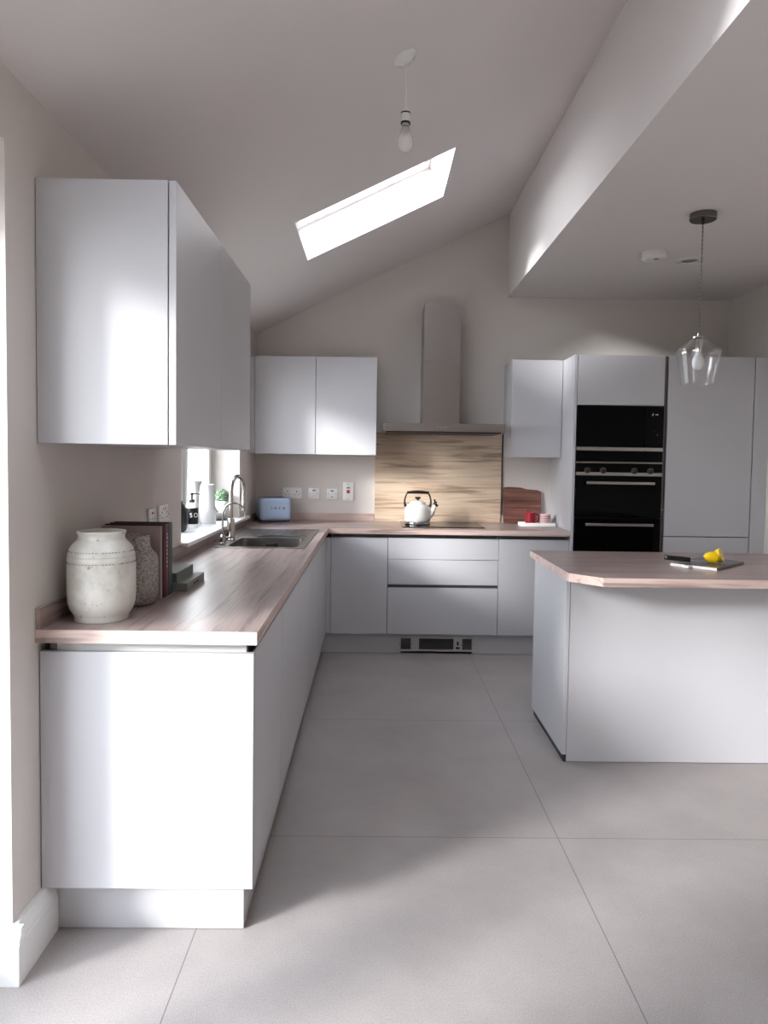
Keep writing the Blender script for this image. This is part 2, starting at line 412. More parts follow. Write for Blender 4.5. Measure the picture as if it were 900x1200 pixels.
# glazed double door in the left wall, beside the camera
w = frame_x(-.27, -.19, D0, D1, 0, DH, .05)
df = struct(w.build('door_1', M_['white']))
dm = -.86
for a, b in ((D0 + .05, dm), (dm, D1 - .05)):
    lf = frame_x(-.262, -.20, a + .002, b - .002, .052, DH - .052, .085).build('door_leaf', M_['white'], df)
    MB().box(-.234, -.228, a + .08, b - .08, .13, DH - .13).build('pane', M_['glass'], lf)
MB().tube([(-.2, dm + .05, 1.02), (-.16, dm + .05, 1.02), (-.16, dm + .16, 1.02)], .009).build('door_handle', M_['chrome'], df)
w = frame_x(-.27, -.19, E0, E1, 0, DH, .05)
rf = struct(w.build('added_door', M_['white'])); em = (E0 + E1) / 2
for a, b in ((E0 + .05, em), (em, E1 - .05)):
    lf = frame_x(-.262, -.20, a + .002, b - .002, .052, DH - .052, .085).build('door_leaf', M_['white'], rf)
    MB().box(-.234, -.228, a + .08, b - .08, .13, DH - .13).build('pane', M_['glass'], lf)

# baseboards
def skirt_prof(t=.030, h=.15):
    return [(0, 0), (t, 0), (t, h - .045), (t - .004, h - .04), (t - .004, h - .028), (t - .010, h - .02), (t - .011, h - .010), (t - .016, h), (0, h)]
s_ = MB()
s_.prism([(WX + a, b) for a, b in skirt_prof()], D1, .046, axis=1)
bl = struct(s_.build('baseboard_left', M_['white']))
s_ = MB(); s_.prism([(D1 - a, b) for a, b in skirt_prof()], -.19, WX + .030, axis=0)
s_.build('baseboard_return', M_['white'], bl)
s_ = MB(); s_.prism([(WX + a, b) for a, b in skirt_prof()], E1, D0, axis=1); struct(s_.build('baseboard_left', M_['white']))
s_ = MB(); s_.prism([(XR - a, b) for a, b in skirt_prof()], YF, 3.0, axis=1); struct(s_.build('baseboard_right', M_['white']))

# outside ground
struct(MB().box(-30, 30, -30, 30, -.30, -.14).build('terrace_ground', M_['paving']))

# ------------------------------------------------------------------ fitted units
XD, YD = .588, 3.073       # door faces of the left and back run
G = .0015                  # half gap between doors

def shell(w, x0, x1, y0, y1, z0, z1, openf, t=.018):
    """open-fronted carcass; openf = '+x' or '-y'"""
    w.box(x0, x1, y0, y1, z0, z0 + t)
    w.box(x0, x1, y0, y1, z1 - t, z1) if z1 > 1 else None
    if openf == '+x':
        w.box(x0, x0 + t, y0, y1, z0 + t, z1 - t * (z1 > 1)); w.box(x0 + t, x1, y0, y0 + t, z0 + t, z1 - t * (z1 > 1)); w.box(x0 + t, x1, y1 - t, y1, z0 + t, z1 - t * (z1 > 1))
    else:
        w.box(x0, x1, y1 - t, y1, z0 + t, z1 - t * (z1 > 1)); w.box(x0, x0 + t, y0, y1 - t, z0 + t, z1 - t * (z1 > 1)); w.box(x1 - t, x1, y0, y1 - t, z0 + t, z1 - t * (z1 > 1))
    return w

def door_x(y0, y1, z0, z1, x=XD, t=.02, jpull=False):
    w = MB()
    if jpull: # top edge chamfered back for the finger grip
        w.prism([(x - t, z0), (x - .001, z0), (x, z0 + .001), (x, z1 - .004), (x - .003, z1), (x - t, z1 - .014)], y0, y1, axis=1)
    else: w.box(x - t, x, y0, y1, z0, z1, .0012)
    return w
def door_y(x0, x1, z0, z1, y=YD, t=.02):
    return MB().box(x0, x1, y, y + t, z0, z1, .0012)

# left run
LB = [(0.018, .626), (.626, 1.211), (1.211, 1.796), (1.796, 2.42)]
lab = ['white base cabinet at the near end, under the jars, with the tall end panel',
       'second base cabinet from the near end of the left run',
       'third base cabinet from the near end, just before the sink',
       'base cabinet under the sink in the left run']
for i, (a, b) in enumerate(LB):
    t = thing('base_cabinet', lab[i], 'cabinet', (.3, (a + b) / 2, .15), group='base cabinets of the left run')
    sh = MB(); shell(sh, .01, XD - .022, a, b, .15, .834 + .029, '+x'); sh.build('carcass', M_['carcass'], t)
    if i == 0: MB().box(.03, XD - .024, .0175, .0178, .80, ZU - .001).build('side_infill', M_['infill'], t)
    door_x(a + G, b - G, .15, .834, jpull=True).build('door', M_['unit'], t)
    r = MB(); r.box(XD - .05, XD - .046, a + .018, b - .018, .80, ZU - .001); r.box(XD - .046, XD - .022, a + .018, b - .018, .80, .804)
    r.build('finger_rail', M_['rail'], t)
    if i == 0:
        MB().box(WX + .003, XD, 0, .0172, .15, .834, .001).build('end_panel', M_['unit'], t)
t = thing('corner_panel', 'plain corner filler panel where left run meets back run', 'panel', (XD - .01, 2.75, .15))
door_x(2.42 + G, YD - .002, .15, .834, jpull=True).build('panel_left', M_['unit'], t)
MB().box(XD - .02, .62 - G, YD, YD + .02, .15, .834, .001).build('panel_back', M_['unit'], t)
r = MB(); r.box(XD - .05, XD - .046, 2.42, YD + .04, .80, ZU - .001); r.build('finger_rail', M_['rail'], t)
# plinths
p = MB().box(.008, .538, .05, .066, .002, .148); tag(p.build('plinth', M_['unit']), 'short white plinth board under the near end panel', 'plinth')
p = MB().box(.538, .554, .050, YD + .064, .002, .148); tag(p.build('plinth', M_['unit']), 'long plinth board under the left run of base cabinets', 'plinth')
vx0, vx1, vz0, vz1 = 1.113, 1.646, .018, .122
yp = YD + .05
p = MB(); p.box(.554, vx0 + .01, yp, yp + .016, .002, .148); p.box(vx1 - .01, 2.30, yp, yp + .016, .002, .148)
p.box(vx0 + .01, vx1 - .01, yp, yp + .016, vz1 - .006, .148)
tag(p.build('plinth', M_['unit']), 'plinth board under the back run, cut out for the heater grille', 'plinth')

# plinth heater
t = thing('plinth_heater', 'pale metal kickspace heater grille set in the plinth below the drawers', 'heater', ((vx0 + vx1) / 2, yp, vz0))
w = MB(); fr = .008
xs = [vx0, vx0 + .012, vx0 + .084, vx0 + .142, vx0 + .39, vx0 + .452, vx1 - .012, vx1]
w.box(vx0, vx1, yp - .006, yp, vz1 - .012, vz1); w.box(vx0, vx1, yp - .006, yp, vz0, vz0 + .012)
for a, b in ((xs[0], xs[1]), (xs[2], xs[3]), (xs[4], xs[5]), (xs[6], xs[7])): w.box(a, b, yp - .006, yp, vz0 + .012, vz1 - .012)
w.build('fascia', M_['ventmetal'], t)
for a, b, nb in ((xs[1], xs[2], 9), (xs[3], xs[4], 11), (xs[5], xs[6], 9)):
    g = MB(); g.mi = 0; g.box(a, b, yp + .012, yp + .015, vz0 + .012, vz1 - .012)
    if nb == 11:
        for k in range(nb): z = vz0 + .017 + (vz1 - vz0 - .034) * k / (nb - 1); g.box(a, b, yp - .003, yp + .006, z - .0016, z + .0016)
    else:
        for k in range(nb): x = a + .005 + (b - a - .01) * k / (nb - 1); g.box(x - .0016, x + .0016, yp - .003, yp + .006, vz0 + .012, vz1 - .012)
        for k in range(nb): z = vz0 + .017 + (vz1 - vz0 - .034) * k / (nb - 1); g.box(a, b, yp - .002, yp + .004, z - .0014, z + .0014)
    g.build('grille', M_['grille'], t)
MB().box(xs[4] + .024, xs[4] + .036, yp - .010, yp - .006, vz0 + .045, vz0 + .072, .001).build('switch', M_['slot'], t)
MB().box(xs[4] + .016, xs[4] + .044, yp - .009, yp - .006, vz0 + .018, vz0 + .033, .001).build('switch', M_['slot'], t)
for x, z in ((vx0 + .005, .07), (xs[2] + .01, .07), (vx1 - .005, .066), (xs[5] - .006, .066)):
    MB().lathe([(0, 0), (.003, 0), (.003, .002), (0, .002)], (x, yp - .006, z), 12, Matrix.Rotation(PI / 2, 4, 'X')).build('screw', M_['slot'], t)

# back run
yb1 = YB - .003
t = thing('base_cabinet', 'base cabinet with one door at the left of the back run, in the corner', 'cabinet', (.82, 3.39, .15), group='base cabinets of the back run')
sh = MB(); shell(sh, .62, 1.0225, YD + .022, yb1, .15, ZU, '-y'); sh.build('carcass', M_['carcass'], t)
door_y(.62 + G, 1.0215 - G, .15, .834).build('door', M_['unit'], t)
MB().box(.6385, 1.004, YD + .046, YD + .05, .80, ZU - .001).build('finger_rail', M_['rail'], t)
t = thing('drawer_cabinet', 'wide cabinet with three handleless drawers below the hob', 'cabinet', (1.41, 3.39, .15), group='base cabinets of the back run')
sh = MB(); shell(sh, 1.0225, 1.8055, YD + .022, yb1, .15, ZU, '-y'); sh.build('carcass', M_['carcass'], t)
for z0, z1 in ((.6855, .834), (.505, .6825), (.15, .482)): door_y(1.0225 + G, 1.8055 - G, z0, z1).build('drawer_front', M_['unit'], t)
MB().box(1.0405, 1.7875, YD + .046, YD + .05, .80, ZU - .001).build('finger_rail', M_['rail'], t)
MB().box(1.0405, 1.7875, YD + .024, YD + .03, .47, .52).build('finger_rail', M_['rail'], t)
t = thing('base_cabinet', 'base cabinet with one door at the right of the back run, beside the ovens', 'cabinet', (2.05, 3.39, .15), group='base cabinets of the back run')
sh = MB(); shell(sh, 1.8055, 2.300, YD + .022, yb1, .15, ZU, '-y'); sh.build('carcass', M_['carcass'], t)
door_y(1.8075, 2.3025 - G, .15, .834).build('door', M_['unit'], t)
MB().box(1.8235, 2.282, YD + .046, YD + .05, .80, ZU - .001).build('finger_rail', M_['rail'], t)

# L-shaped worktop with the sink cut out
SX0, SX1, SY0, SY1 = .075, .53, 1.875, 2.865      # cut-out
xe, ye = XD + .012, YD - .018
w = MB(); b_ = .0
w.mi = 0
w.box(WX + .001, xe - .001, -.020 + .001, SY0, ZU, ZT); w.box(WX + .001, SX0, SY0, SY1, ZU, ZT); w.box(SX1, xe - .001, SY0, SY1, ZU, ZT)
w.box(WX + .001, xe - .001, SY1, ye, ZU, ZT)
w.mi = 1; w.box(WX + .001, 2.303, ye + .001, YB - .002, ZU, ZT)
w.mi = 2; w.box(WX + .001, xe, -.021, -.019, ZU, ZT - .0003); w.box(xe - .001, 2.303, ye - .0006, ye + .001, ZU, ZT - .0003)
w.mi = 3; w.box(xe - .001, xe + .0006, -.021, ye, ZU, ZT - .0003)
tag(w.build('worktop', [M_['top_y'], M_['top_x'], M_['edge_x'], M_['edge_y']]), 'long L-shaped pinkish oak laminate worktop along left and back walls', 'worktop')
# upstands
u = MB().box(WX + .001, WX + .014, -.019, YB - .002, ZT + .0005, .959, .0008)
tag(u.build('upstand', M_['top_y']), 'low oak upstand along the left wall behind jars and sink', 'upstand')
u = MB().box(WX + .0145, .92, YB - .014, YB - .001, ZT + .0005, .959, .0008)
tag(u.build('upstand', M_['edge_x']), 'low oak upstand along the back wall behind the toaster', 'upstand')
t = thing('splashback', 'oak effect splashback panel below the steel extractor hood', 'splashback', (1.42, YB - .006, ZT))
MB().box(.922, 1.918, YB - .011, YB - .001, ZT + .0005, 1.60, .0008).build('panel', M_['splash'], t)
MB().box(1.9185, 1.929, YB - .012, YB - .001, .962, 1.60).build('edge_strip', M_['darkgrey'], t)  # thin dark grey strip down the right edge of the panel

# wall cabinets on the left wall
ZL, ZH_ = 1.417, 2.136
for i, (a, b) in enumerate(((.0, .5915), (.5915, 1.183))):
    t = thing('wall_cabinet', ['near wall cabinet on the left wall with broad side panel facing the room',
                               'farther wall cabinet on the left wall, next to the window'][i], 'cabinet', (.17, (a + b) / 2, ZL), group='wall cabinets on the left wall')
    sh = MB(); shell(sh, WX + .002, .347, a + (.018 if i == 0 else 0), b, ZL, ZH_, '+x'); sh.build('carcass', M_['unit'], t)
    door_x(a + (0 if i == 0 else G), b - G, ZL, ZH_, x=.370, t=.020).build('door', M_['unit'], t)
    if i == 0: MB().box(WX + .002, .3465, .0, .0175, ZL, ZH_ + .001, .001).build('side_panel', M_['unit'], t)
# back wall, left
t = thing('wall_cabinet', 'pale two door wall cabinet in the back left corner above the toaster', 'cabinet', (.48, 3.54, ZL), group='wall cabinets on the back wall')
sh = MB(); shell(sh, .0305, .928, 3.390, YB - .002, ZL, ZH_, '-y'); sh.build('carcass', M_['unit'], t)
door_y(.0305, .4785 - G, ZL, ZH_, y=3.368).build('door', M_['unit'], t); door_y(.4785 + G, .928, ZL, ZH_, y=3.368).build('door', M_['unit'], t)
MB().box(WX + .002, .0275, 3.372, 3.392, ZL, ZH_).build('filler_strip', M_['unit'], t)
# back wall, right
t = thing('wall_cabinet', 'single wall cabinet between the extractor hood and the ovens', 'cabinet', (2.11, 3.54, ZL), group='wall cabinets on the back wall')
sh = MB(); shell(sh, 1.930, 2.302, 3.390, YB - .002, ZL, ZH_ + .002, '-y'); sh.build('carcass', M_['unit'], t)
door_y(1.928, 2.3015, ZL, ZH_ + .002, y=3.368).build('door', M_['unit'], t)

# tall units
ZTOP = 2.137; YT = 3.054
t = thing('oven_cabinet', 'tall white cabinet housing the built-in microwave and double oven', 'cabinet', (2.63, 3.37, 0))
w = MB(); w.box(2.3055, 2.3255, YT + .001, YB - .002, .002, ZTOP, .001); w.build('side_panel', M_['unit'], t)
w = MB(); w.box(2.9385, 2.956, YT + .012, YB - .002, .002, ZTOP - .002); w.box(2.326, 2.9385, YB - .02, YB - .002, .15, ZTOP)
w.box(2.326, 2.9385, YT + .022, YB - .02, ZTOP - .018, ZTOP); w.box(2.326, 2.9385, YT + .022, YB - .02, 1.786, 1.804)
w.box(2.326, 2.9385, YT + .022, YB - .02, 1.383, 1.395); w.box(2.326, 2.9385, YT + .022, YB - .02, .715, .733)
w.build('carcass', M_['rail'], t)
door_y(2.329, 2.9365, 1.789, ZTOP, y=YT).build('door', M_['unit'], t)
door_y(2.329, 2.9365, .15, .712, y=YT).build('drawer_front', M_['unit'], t)
MB().box(2.326, 2.956, YT + .05, YT + .066, .002, .148).build('kick_board', M_['unit'], t)
t = thing('fridge_cabinet', 'tall integrated fridge cabinet with plain white doors right of the ovens', 'cabinet', (3.26, 3.37, 0))
w = MB(); shell(w, 2.9605, 3.571, YT + .022, YB - .002, .15, ZTOP, '-y'); w.build('carcass', M_['gap'], t)
door_y(2.965, 3.5675, .876, ZTOP, y=YT).build('door', M_['unit'], t); door_y(2.965, 3.5675, .15, .870, y=YT).build('door', M_['unit'], t)
MB().box(2.960, 3.675, YT + .05, YT + .066, .002, .148).build('kick_board', M_['unit'], t)
f = MB().box(3.5745, XR - .001, YT, YT + .02, .15, ZTOP, .001)
tag(f.build('filler_panel', M_['unit']), 'narrow white filler panel between fridge cabinet and right wall', 'panel')

# microwave
t = thing('built_in_microwave', 'black glass built-in microwave above the double oven', 'microwave', (2.63, YT + .2, 1.395))
ya = YT - .006
MB().box(2.345, 2.92, YT + .016, YB - .1, 1.397, 1.784).build('housing', M_['darkgrey'], t)
d = MB().box(2.331, 2.803, ya, YT + .015, 1.497, 1.784, .002).build('door', M_['black_glass'], t)
MB().box(2.331, 2.803, ya - .004, ya + .012, 1.470, 1.4955, .002).build('handle_strip', M_['steel'], t)
c = MB().box(2.8045, 2.9365, ya, YT + .015, 1.497, 1.784, .002).build('control_panel', M_['black_glass'], t)
MB().box(2.8055, 2.9365, ya - .004, ya + .012, 1.470, 1.4955, .002).build('handle_strip', M_['steel'], t)
# tiny maker's mark at the top right, only its strokes can be made out
w = MB(); SH = Matrix.Translation((2.858, 0, 1.727)) @ Matrix.Shear('XZ', 4, (.0, .0))
w.prism([(2.8545, 1.719), (2.8570, 1.719), (2.8625, 1.735), (2.8600, 1.735)], ya - .0006, ya, axis=1)
w.box(2.8600, 2.869, ya - .0006, ya, 1.7262, 1.7275); w.box(2.878, 2.8835, ya - .0006, ya, 1.7245, 1.7295, .0005); w.box(2.887, 2.8955, ya - .0006, ya, 1.7245, 1.7295, .0005)
w.build('brand_mark', M_['white'], t)
w = MB(); w.box(2.893, 2.8965, ya - .0006, ya, 1.584, 1.5875); w.build('display_light', M_['led'], t)
w = MB(); w.box(2.869, 2.8735, ya - .0006, ya, 1.610, 1.6125); w.build('display_light', M_['grille'], t)
MB().box(2.331, 2.9365, ya + .004, YT + .015, 1.397, 1.4685, .001).build('vent_panel', M_['black_glass'], t)

# double oven
t = thing('double_oven', 'black glass built-in double oven with two steel bar handles', 'oven', (2.63, YT + .2, .733))
MB().box(2.345, 2.92, YT + .016, YB - .1, .736, 1.380).build('housing', M_['darkgrey'], t)
MB().box(2.331, 2.9365, ya, YT + .015, 1.321, 1.3825, .0015).build('control_panel', M_['black_glass'], t)
MB().box(2.331, 2.9365, ya - .001, YT + .010, 1.3835, 1.3915, .001).build('trim_strip', M_['steel'], t)
MB().box(2.331, 2.9365, ya - .003, YT + .015, 1.296, 1.320, .0015).build('trim_strip', M_['steel'], t)
MB().box(2.331, 2.9365, ya, YT + .015, 1.000, 1.2945, .002).build('oven_door', M_['black_glass'], t)
MB().box(2.331, 2.9365, ya, YT + .015, .736, .997, .002).build('oven_door', M_['black_glass'], t)
RX = Matrix.Rotation(PI / 2, 4, 'X')
for x in (2.409, 2.521, 2.741, 2.853):
    k = MB().lathe([(0, 0), (.020, 0), (.020, .004), (.0165, .006), (.0155, .024), (.0135, .026), (0, .026)], (x, ya, 1.330), 32, RX).build('knob', M_['black'], t)
    MB().lathe([(.0205, 0), (.0222, 0), (.0222, .003), (.0205, .003), (.0205, 0)], (x, ya, 1.330), 32, RX).build('knob_ring', M_['steel'], k)
for z in (1.246, .954):
    w = MB(); w.box(2.397, 2.875, ya - .040, ya - .030, z - .0095, z + .0095, .002)
    for x in (2.43, 2.842): w.box(x - .007, x + .007, ya - .031, ya, z - .006, z + .006)
    w.build('bar_handle', M_['steel'], t)
MB().box(2.938, 2.958, YT + .004, YT + .011, 1.058, 1.066).build('latch', M_['steel'], t)

# ------------------------------------------------------------------ hood, hob
t = thing('extractor_hood', 'stainless steel chimney extractor hood above the hob', 'extractor hood', (1.41, 3.45, 1.59))
w = MB(); w.prism([(.976, 1.594), (.976, 1.652), (1.855, 1.652), (1.855, 1.594)], 3.20, YB - .0125, axis=1, bev=.001); w.build('canopy', M_['steel'], t)
w = MB(); w.box(1.00, 1.83, 3.225, YB - .03, 1.583, 1.593); w.build('filter_panel', M_['darkgrey'], t)
w = MB(); w.box(1.270, 1.548, 3.42, YB - .002, 1.6525, 2.12, .001); w.build('chimney_lower', M_['steel'], t)
w = MB(); w.box(1.273, 1.545, 3.423, YB - .002, 2.1205, 2.545, .001); w.build('chimney_upper', M_['steel'], t)
for k in range(5):
    MB().lathe([(0, 0), (.006, 0), (.006, .003), (0, .003)], (1.365 + k * .022, 3.20, 1.624), 16, RX).build('button', M_['chrome'], t)

t = thing('induction_hob', 'black glass induction hob set in the back worktop under the hood', 'hob', (1.42, 3.40, ZT))
MB().box(1.125, 1.722, 3.185, 3.655, ZT + .0004, ZT + .006, .0015).build('glass_top', M_['black_glass'], t)
for x, y, r in ((1.27, 3.33, .07), (1.27, 3.53, .09), (1.57, 3.33, .09), (1.57, 3.53, .07)):
    MB().lathe([(r, 0), (r + .002, 0), (r + .002, .0003), (r, .0003), (r, 0)], (x, y, ZT + .0061), 48).build('zone_marking', M_['grille'], t)

# ------------------------------------------------------------------ kettle
KX, KY, KZ = 1.247, 3.42, ZT + .0063
t = thing('kettle', 'cream stove-top kettle with black handle standing on the hob', 'kettle', (KX, KY, KZ), rz=0, local=True)
w = MB(); w.lathe([(0, .0), (.094, 0), (.098, .004), (.098, .018), (.094, .022), (0, .022)], n=48); w.build('base_band', M_['chrome'], t)
pr = [(.0, .022), (.093, .022), (.0975, .030), (.0985, .05), (.0985, .09), (.097, .112), (.092, .128), (.083, .139), (.070, .146), (.060, .148), (0, .148)]
w = MB(); w.lathe(pr, n=56)
w.build('body', M_['cream'], t)
w = MB(); w.lathe([(0, .148), (.062, .148), (.062, .153), (.060, .158), (.050, .168), (.030, .176), (0, .179)], n=48); ld = w.build('lid', M_['cream'], t)
w = MB(); w.lathe([(0, .176), (.008, .176), (.008, .186), (.020, .191), (.024, .198), (.018, .204), (0, .205)], n=32); w.build('lid_knob', M_['black'], ld)
w = MB()
w.tube([(.082, -.02, .062), (.104, -.024, .085), (.118, -.026, .115), (.131, -.028, .148)], [.026, .021, .0165, .013], 24); w.build('spout', M_['cream'], t)
w = MB(); w.tube([(.127, -.028, .142), (.134, -.028, .154)], [.0165, .0165], 20); w.tube([(.118, -.028, .149), (.140, -.028, .170)], [.011, .006], 16)
w.tube([(.134, -.028, .150), (.150, -.028, .138)], [.010, .006], 16); w.tube([(.127, -.028, .156), (.124, -.028, .188)], [.005, .0065], 12); w.build('whistle', M_['black'], t)
w = MB()
for s in (-1, 1):
    w.tube([(s * .088, 0, .128), (s * .097, 0, .150), (s * .0985, 0, .178), (s * .092, 0, .205), (s * .082, 0, .228)], [.013, .009, .0065, .006, .0065], 14)
w.tube([(-.083, 0, .236), (-.060, 0, .237), (-.03, 0, .239), (0, 0, .240), (.03, 0, .239), (.060, 0, .237), (.083, 0, .236)], [.0095, .010, .0125, .013, .0125, .010, .0095], 18)
w.build('handle', M_['black'], t)

# ------------------------------------------------------------------ toaster
t = thing('toaster', 'pale blue toaster in the back corner of the worktop', 'toaster', (.150, 3.51, ZT), rz=math.radians(20), local=True)
w = MB(); w.box(-.118, .118, -.105, .105, .016, .186, .026, 6); w.build('body', M_['toaster'], t)
w = MB(); w.box(-.108, .108, -.095, .095, .008, .022, .004, 2); w.build('base', M_['darkgrey'], t)
for sx in (-1, 1):
    for sy in (-1, 1):
        MB().lathe([(0, 0), (.010, 0), (.011, .010), (0, .010)], (sx * .08, sy * .07, .0005), 20).build('foot', M_['chrome'], t)
w = MB()
for y in (-.032, .032): w.box(-.075, .075, y - .014, y + .014, .1865, .1882, .0008)
w.build('bread_slot', M_['slot'], t)
w = MB(); w.box(-.085, .085, -.058, .058, .1858, .1872, .0006); w.build('top_plate', M_['chrome'], t)
lv = MB(); lv.box(-.138, -.117, -.012, .012, .115, .125, .004, 3); lv.build('lever', M_['chrome'], t)
for k, ch in enumerate('SMEG'):
    text_mesh('lettering', ch, .026, M_['dnickel'], t, Matrix.Translation((-.035 + k * .031, -.1055, .108)) @ FRONT, depth=.0012)

# ------------------------------------------------------------------ sockets
def plate(name, label, x0, x1, z0, z1, kind, wall='back'):
    """built facing -Y at y=0, then placed"""
    W, H = x1 - x0, z1 - z0
    if wall == 'back': t = thing(name, label, 'socket' if 'socket' in name else 'switch', ((x0 + x1) / 2, YB - .0005, (z0 + z1) / 2), local=True, group='wall sockets and switches')
    else: t = thing(name, label, 'socket' if 'socket' in name else 'switch', (WX + .0005, (x0 + x1) / 2, (z0 + z1) / 2), rz=PI / 2, local=True, group='wall sockets and switches')
    MB().box(-W / 2, W / 2, -.009, 0, -H / 2, H / 2, .002, 2).build('face_plate', M_['gloss_white'], t)
    def pins(cx, sw):
        w = MB(); w.box(cx - .004, cx + .004, -.0095, -.0088, .006, .016)
        w.box(cx - .016, cx - .009, -.0095, -.0088, -.014, -.009); w.box(cx + .009, cx + .016, -.0095, -.0088, -.014, -.009)
        w.build('pin_holes', M_['slot'], t)
        MB().box(cx + sw - .005, cx + sw + .005, -.013, -.009, .020, .034, .001).build('rocker', M_['gloss_white'], t)
    def screw(x, z): MB().lathe([(0, 0), (.0028, 0), (.0028, .001), (0, .001)], (x, -.009, z), 12, RX).build('screw', M_['slot'], t)
    if kind == 'double': pins(-.035, .02); pins(.035, -.02); screw(-.062, 0); screw(.062, 0)
    if kind == 'single': pins(0, 0); screw(-.032, 0); screw(.032, 0)
    if kind == 'spur':
        MB().box(-.012, .012, -.0105, -.009, .021, .028, .0005).build('indicator', M_['slot'], t)
        MB().box(-.014, .014, -.012, -.009, -.014, .014, .0015).build('rocker', M_['gloss_white'], t); screw(-.030, 0); screw(.030, 0)
    if kind == 'spur2':
        MB().box(-.012, .012, -.0105, -.009, .021, .028, .0005).build('indicator', M_['slot'], t)
        MB().box(-.010, .010, -.012, -.009, -.004, .008, .0015).build('rocker', M_['gloss_white'], t)
        MB().box(-.006, .006, -.011, -.009, -.026, -.020, .0005).build('fuse_carrier', M_['slot'], t); screw(-.030, 0); screw(.030, 0)
    if kind == 'cooker':
        MB().box(-.013, .013, -.0105, -.009, .024, .032, .0005).build('indicator', M_['slot'], t)
        MB().box(-.012, .012, -.014, -.009, -.014, .012, .002).build('rocker', M_['redneon'], t); screw(0, .058); screw(0, -.058)
    return t
plate('wall_socket', 'white double socket on the back wall, partly behind the toaster', .200, .348, 1.070, 1.156, 'double')
plate('fused_switch', 'small square white switch plate just right of the double socket', .402, .488, 1.068, 1.154, 'spur')
plate('fused_switch', 'small square white switch plate next to the tall red rocker switch', .545, .631, 1.066, 1.152, 'spur2')
plate('cooker_switch', 'tall white cooker switch plate with a red rocker on the back wall', .672, .758, 1.058, 1.204, 'cooker')
plate('fused_switch', 'small white plate on left wall above the upright books, left of the socket', .975, 1.061, 1.080, 1.166, 'spur2', 'left')
plate('wall_socket', 'white socket on the left wall, just above the teal book', 1.115, 1.262, 1.085, 1.171, 'double', 'left')

# ------------------------------------------------------------------ sink and taps
t = thing('sink', 'stainless steel inset sink with drainer in the left worktop', 'sink', (.3, 2.37, ZT))
fx0, fx1, fy0, fy1 = .055, .548, 1.857, 2.885
bx0, bx1, by0, by1 = .125, .505, 1.905, 2.365      # main bowl
hx0, hx1, hy0, hy1 = .20, .505, 2.395, 2.50        # strainer bowl
w = MB(); zt0, zt1 = ZT + .0004, ZT + .0035
w.box(fx0, fx1, fy0, by0, zt0, zt1, .001); w.box(fx0, bx0, by0, by1, zt0, zt1, .001); w.box(bx1, fx1, by0, by1, zt0, zt1, .001)
w.box(fx0, fx1, by1, hy0, zt0, zt1, .001); w.box(fx0, hx0, hy0, hy1, zt0, zt1, .001); w.box(hx1, fx1, hy0, hy1, zt0, zt1, .001)
w.box(fx0, fx1, hy1, fy1, zt0, zt1, .001)
# raised outer lip
w.tube([(fx0 + .003, fy0 + .003, zt1), (fx1 - .003, fy0 + .003, zt1), (fx1 - .003, fy1 - .003, zt1), (fx0 + .003, fy1 - .003, zt1), (fx0 + .003, fy0 + .003, zt1)], .0025, 8)
w.build('rim', M_['steel'], t)
def bowl(x0, x1, y0, y1, zb, name):
    w = MB(); q = .0015
    w.box(x0 - q, x0, y0, y1, zb, zt1 - .0005); w.box(x1, x1 + q, y0, y1, zb, zt1 - .0005); w.box(x0, x1, y0 - q, y0, zb, zt1 - .0005); w.box(x0, x1, y1, y1 + q, zb, zt1 - .0005)
    w.box(x0 - q, x1 + q, y0 - q, y1 + q, zb - q, zb)
    # rounded corners
    r = .045
    for cx, cy, a0 in ((x0 + r, y0 + r, PI), (x1 - r, y0 + r, 1.5 * PI), (x1 - r, y1 - r, 0), (x0 + r, y1 - r, .5 * PI)):
        pts = [(cx + r * math.cos(a0 + k * PI / 16), cy + r * math.sin(a0 + k * PI / 16)) for k in range(9)]
        corner = {PI: (x0, y0), 1.5 * PI: (x1, y0), 0: (x1, y1), .5 * PI: (x0, y1)}[a0]
        w.prism(pts + [corner], zb, zt1 - .0005, axis=2)
    return w.build(name, M_['steel'], t)
bw = bowl(bx0, bx1, by0, by1, ZT - .16, 'bowl')
MB().lathe([(0, 0), (.040, 0), (.042, .003), (.036, .004), (.030, .001), (0, .001)], (.315, 2.135, ZT - .1598), 32).build('waste', M_['chrome'], bw)
MB().box(.27, .34, by1 - .004, by1 - .001, ZT - .05, ZT - .03, .001).build('overflow', M_['dnickel'], bw)
bowl(hx0, hx1, hy0, hy1, ZT - .06, 'strainer_bowl')
w = MB()
for k in range(6):
    x = .15 + k * .062; w.box(x, x + .007, 2.535, 2.85, zt1 - .0005, zt1 + .0035, .001)
w.build('drainer_ribs', M_['steel'], t)

def arc(c, u, r, a0, a1, n=14):
    """points around c in the plane of unit vector u and +Z"""
    c = Vector(c); u = Vector(u).normalized()
    return [c + u * r * math.cos(a0 + (a1 - a0) * k / n) + Vector((0, 0, 1)) * r * math.sin(a0 + (a1 - a0) * k / n) for k in range(n + 1)]
zs = ZT + .004
t = thing('kitchen_tap', 'tall brushed nickel swan neck tap at the sink, under the window', 'tap', (.088, 2.20, zs))
bx, by = .088, 2.20
MB().lathe([(0, 0), (.026, 0), (.026, .006), (.0225, .010), (.0215, .11), (.018, .125), (0, .125)], (bx, by, zs), 32).build('tap_body', M_['nickel'], t)
u = Vector((.28, 1, 0)).normalized(); r = .085; ztop = zs + .285
cpt = Vector((bx, by, ztop)) + u * r
pts = [(bx, by, zs + .12), (bx, by, zs + .2)] + [tuple(p) for p in arc(cpt, u, r, PI, 0)] + [tuple(cpt + u * r - Vector((0, 0, .05)))]
MB().tube(pts, .0125, 18).build('spout', M_['nickel'], t)
e = cpt + u * r
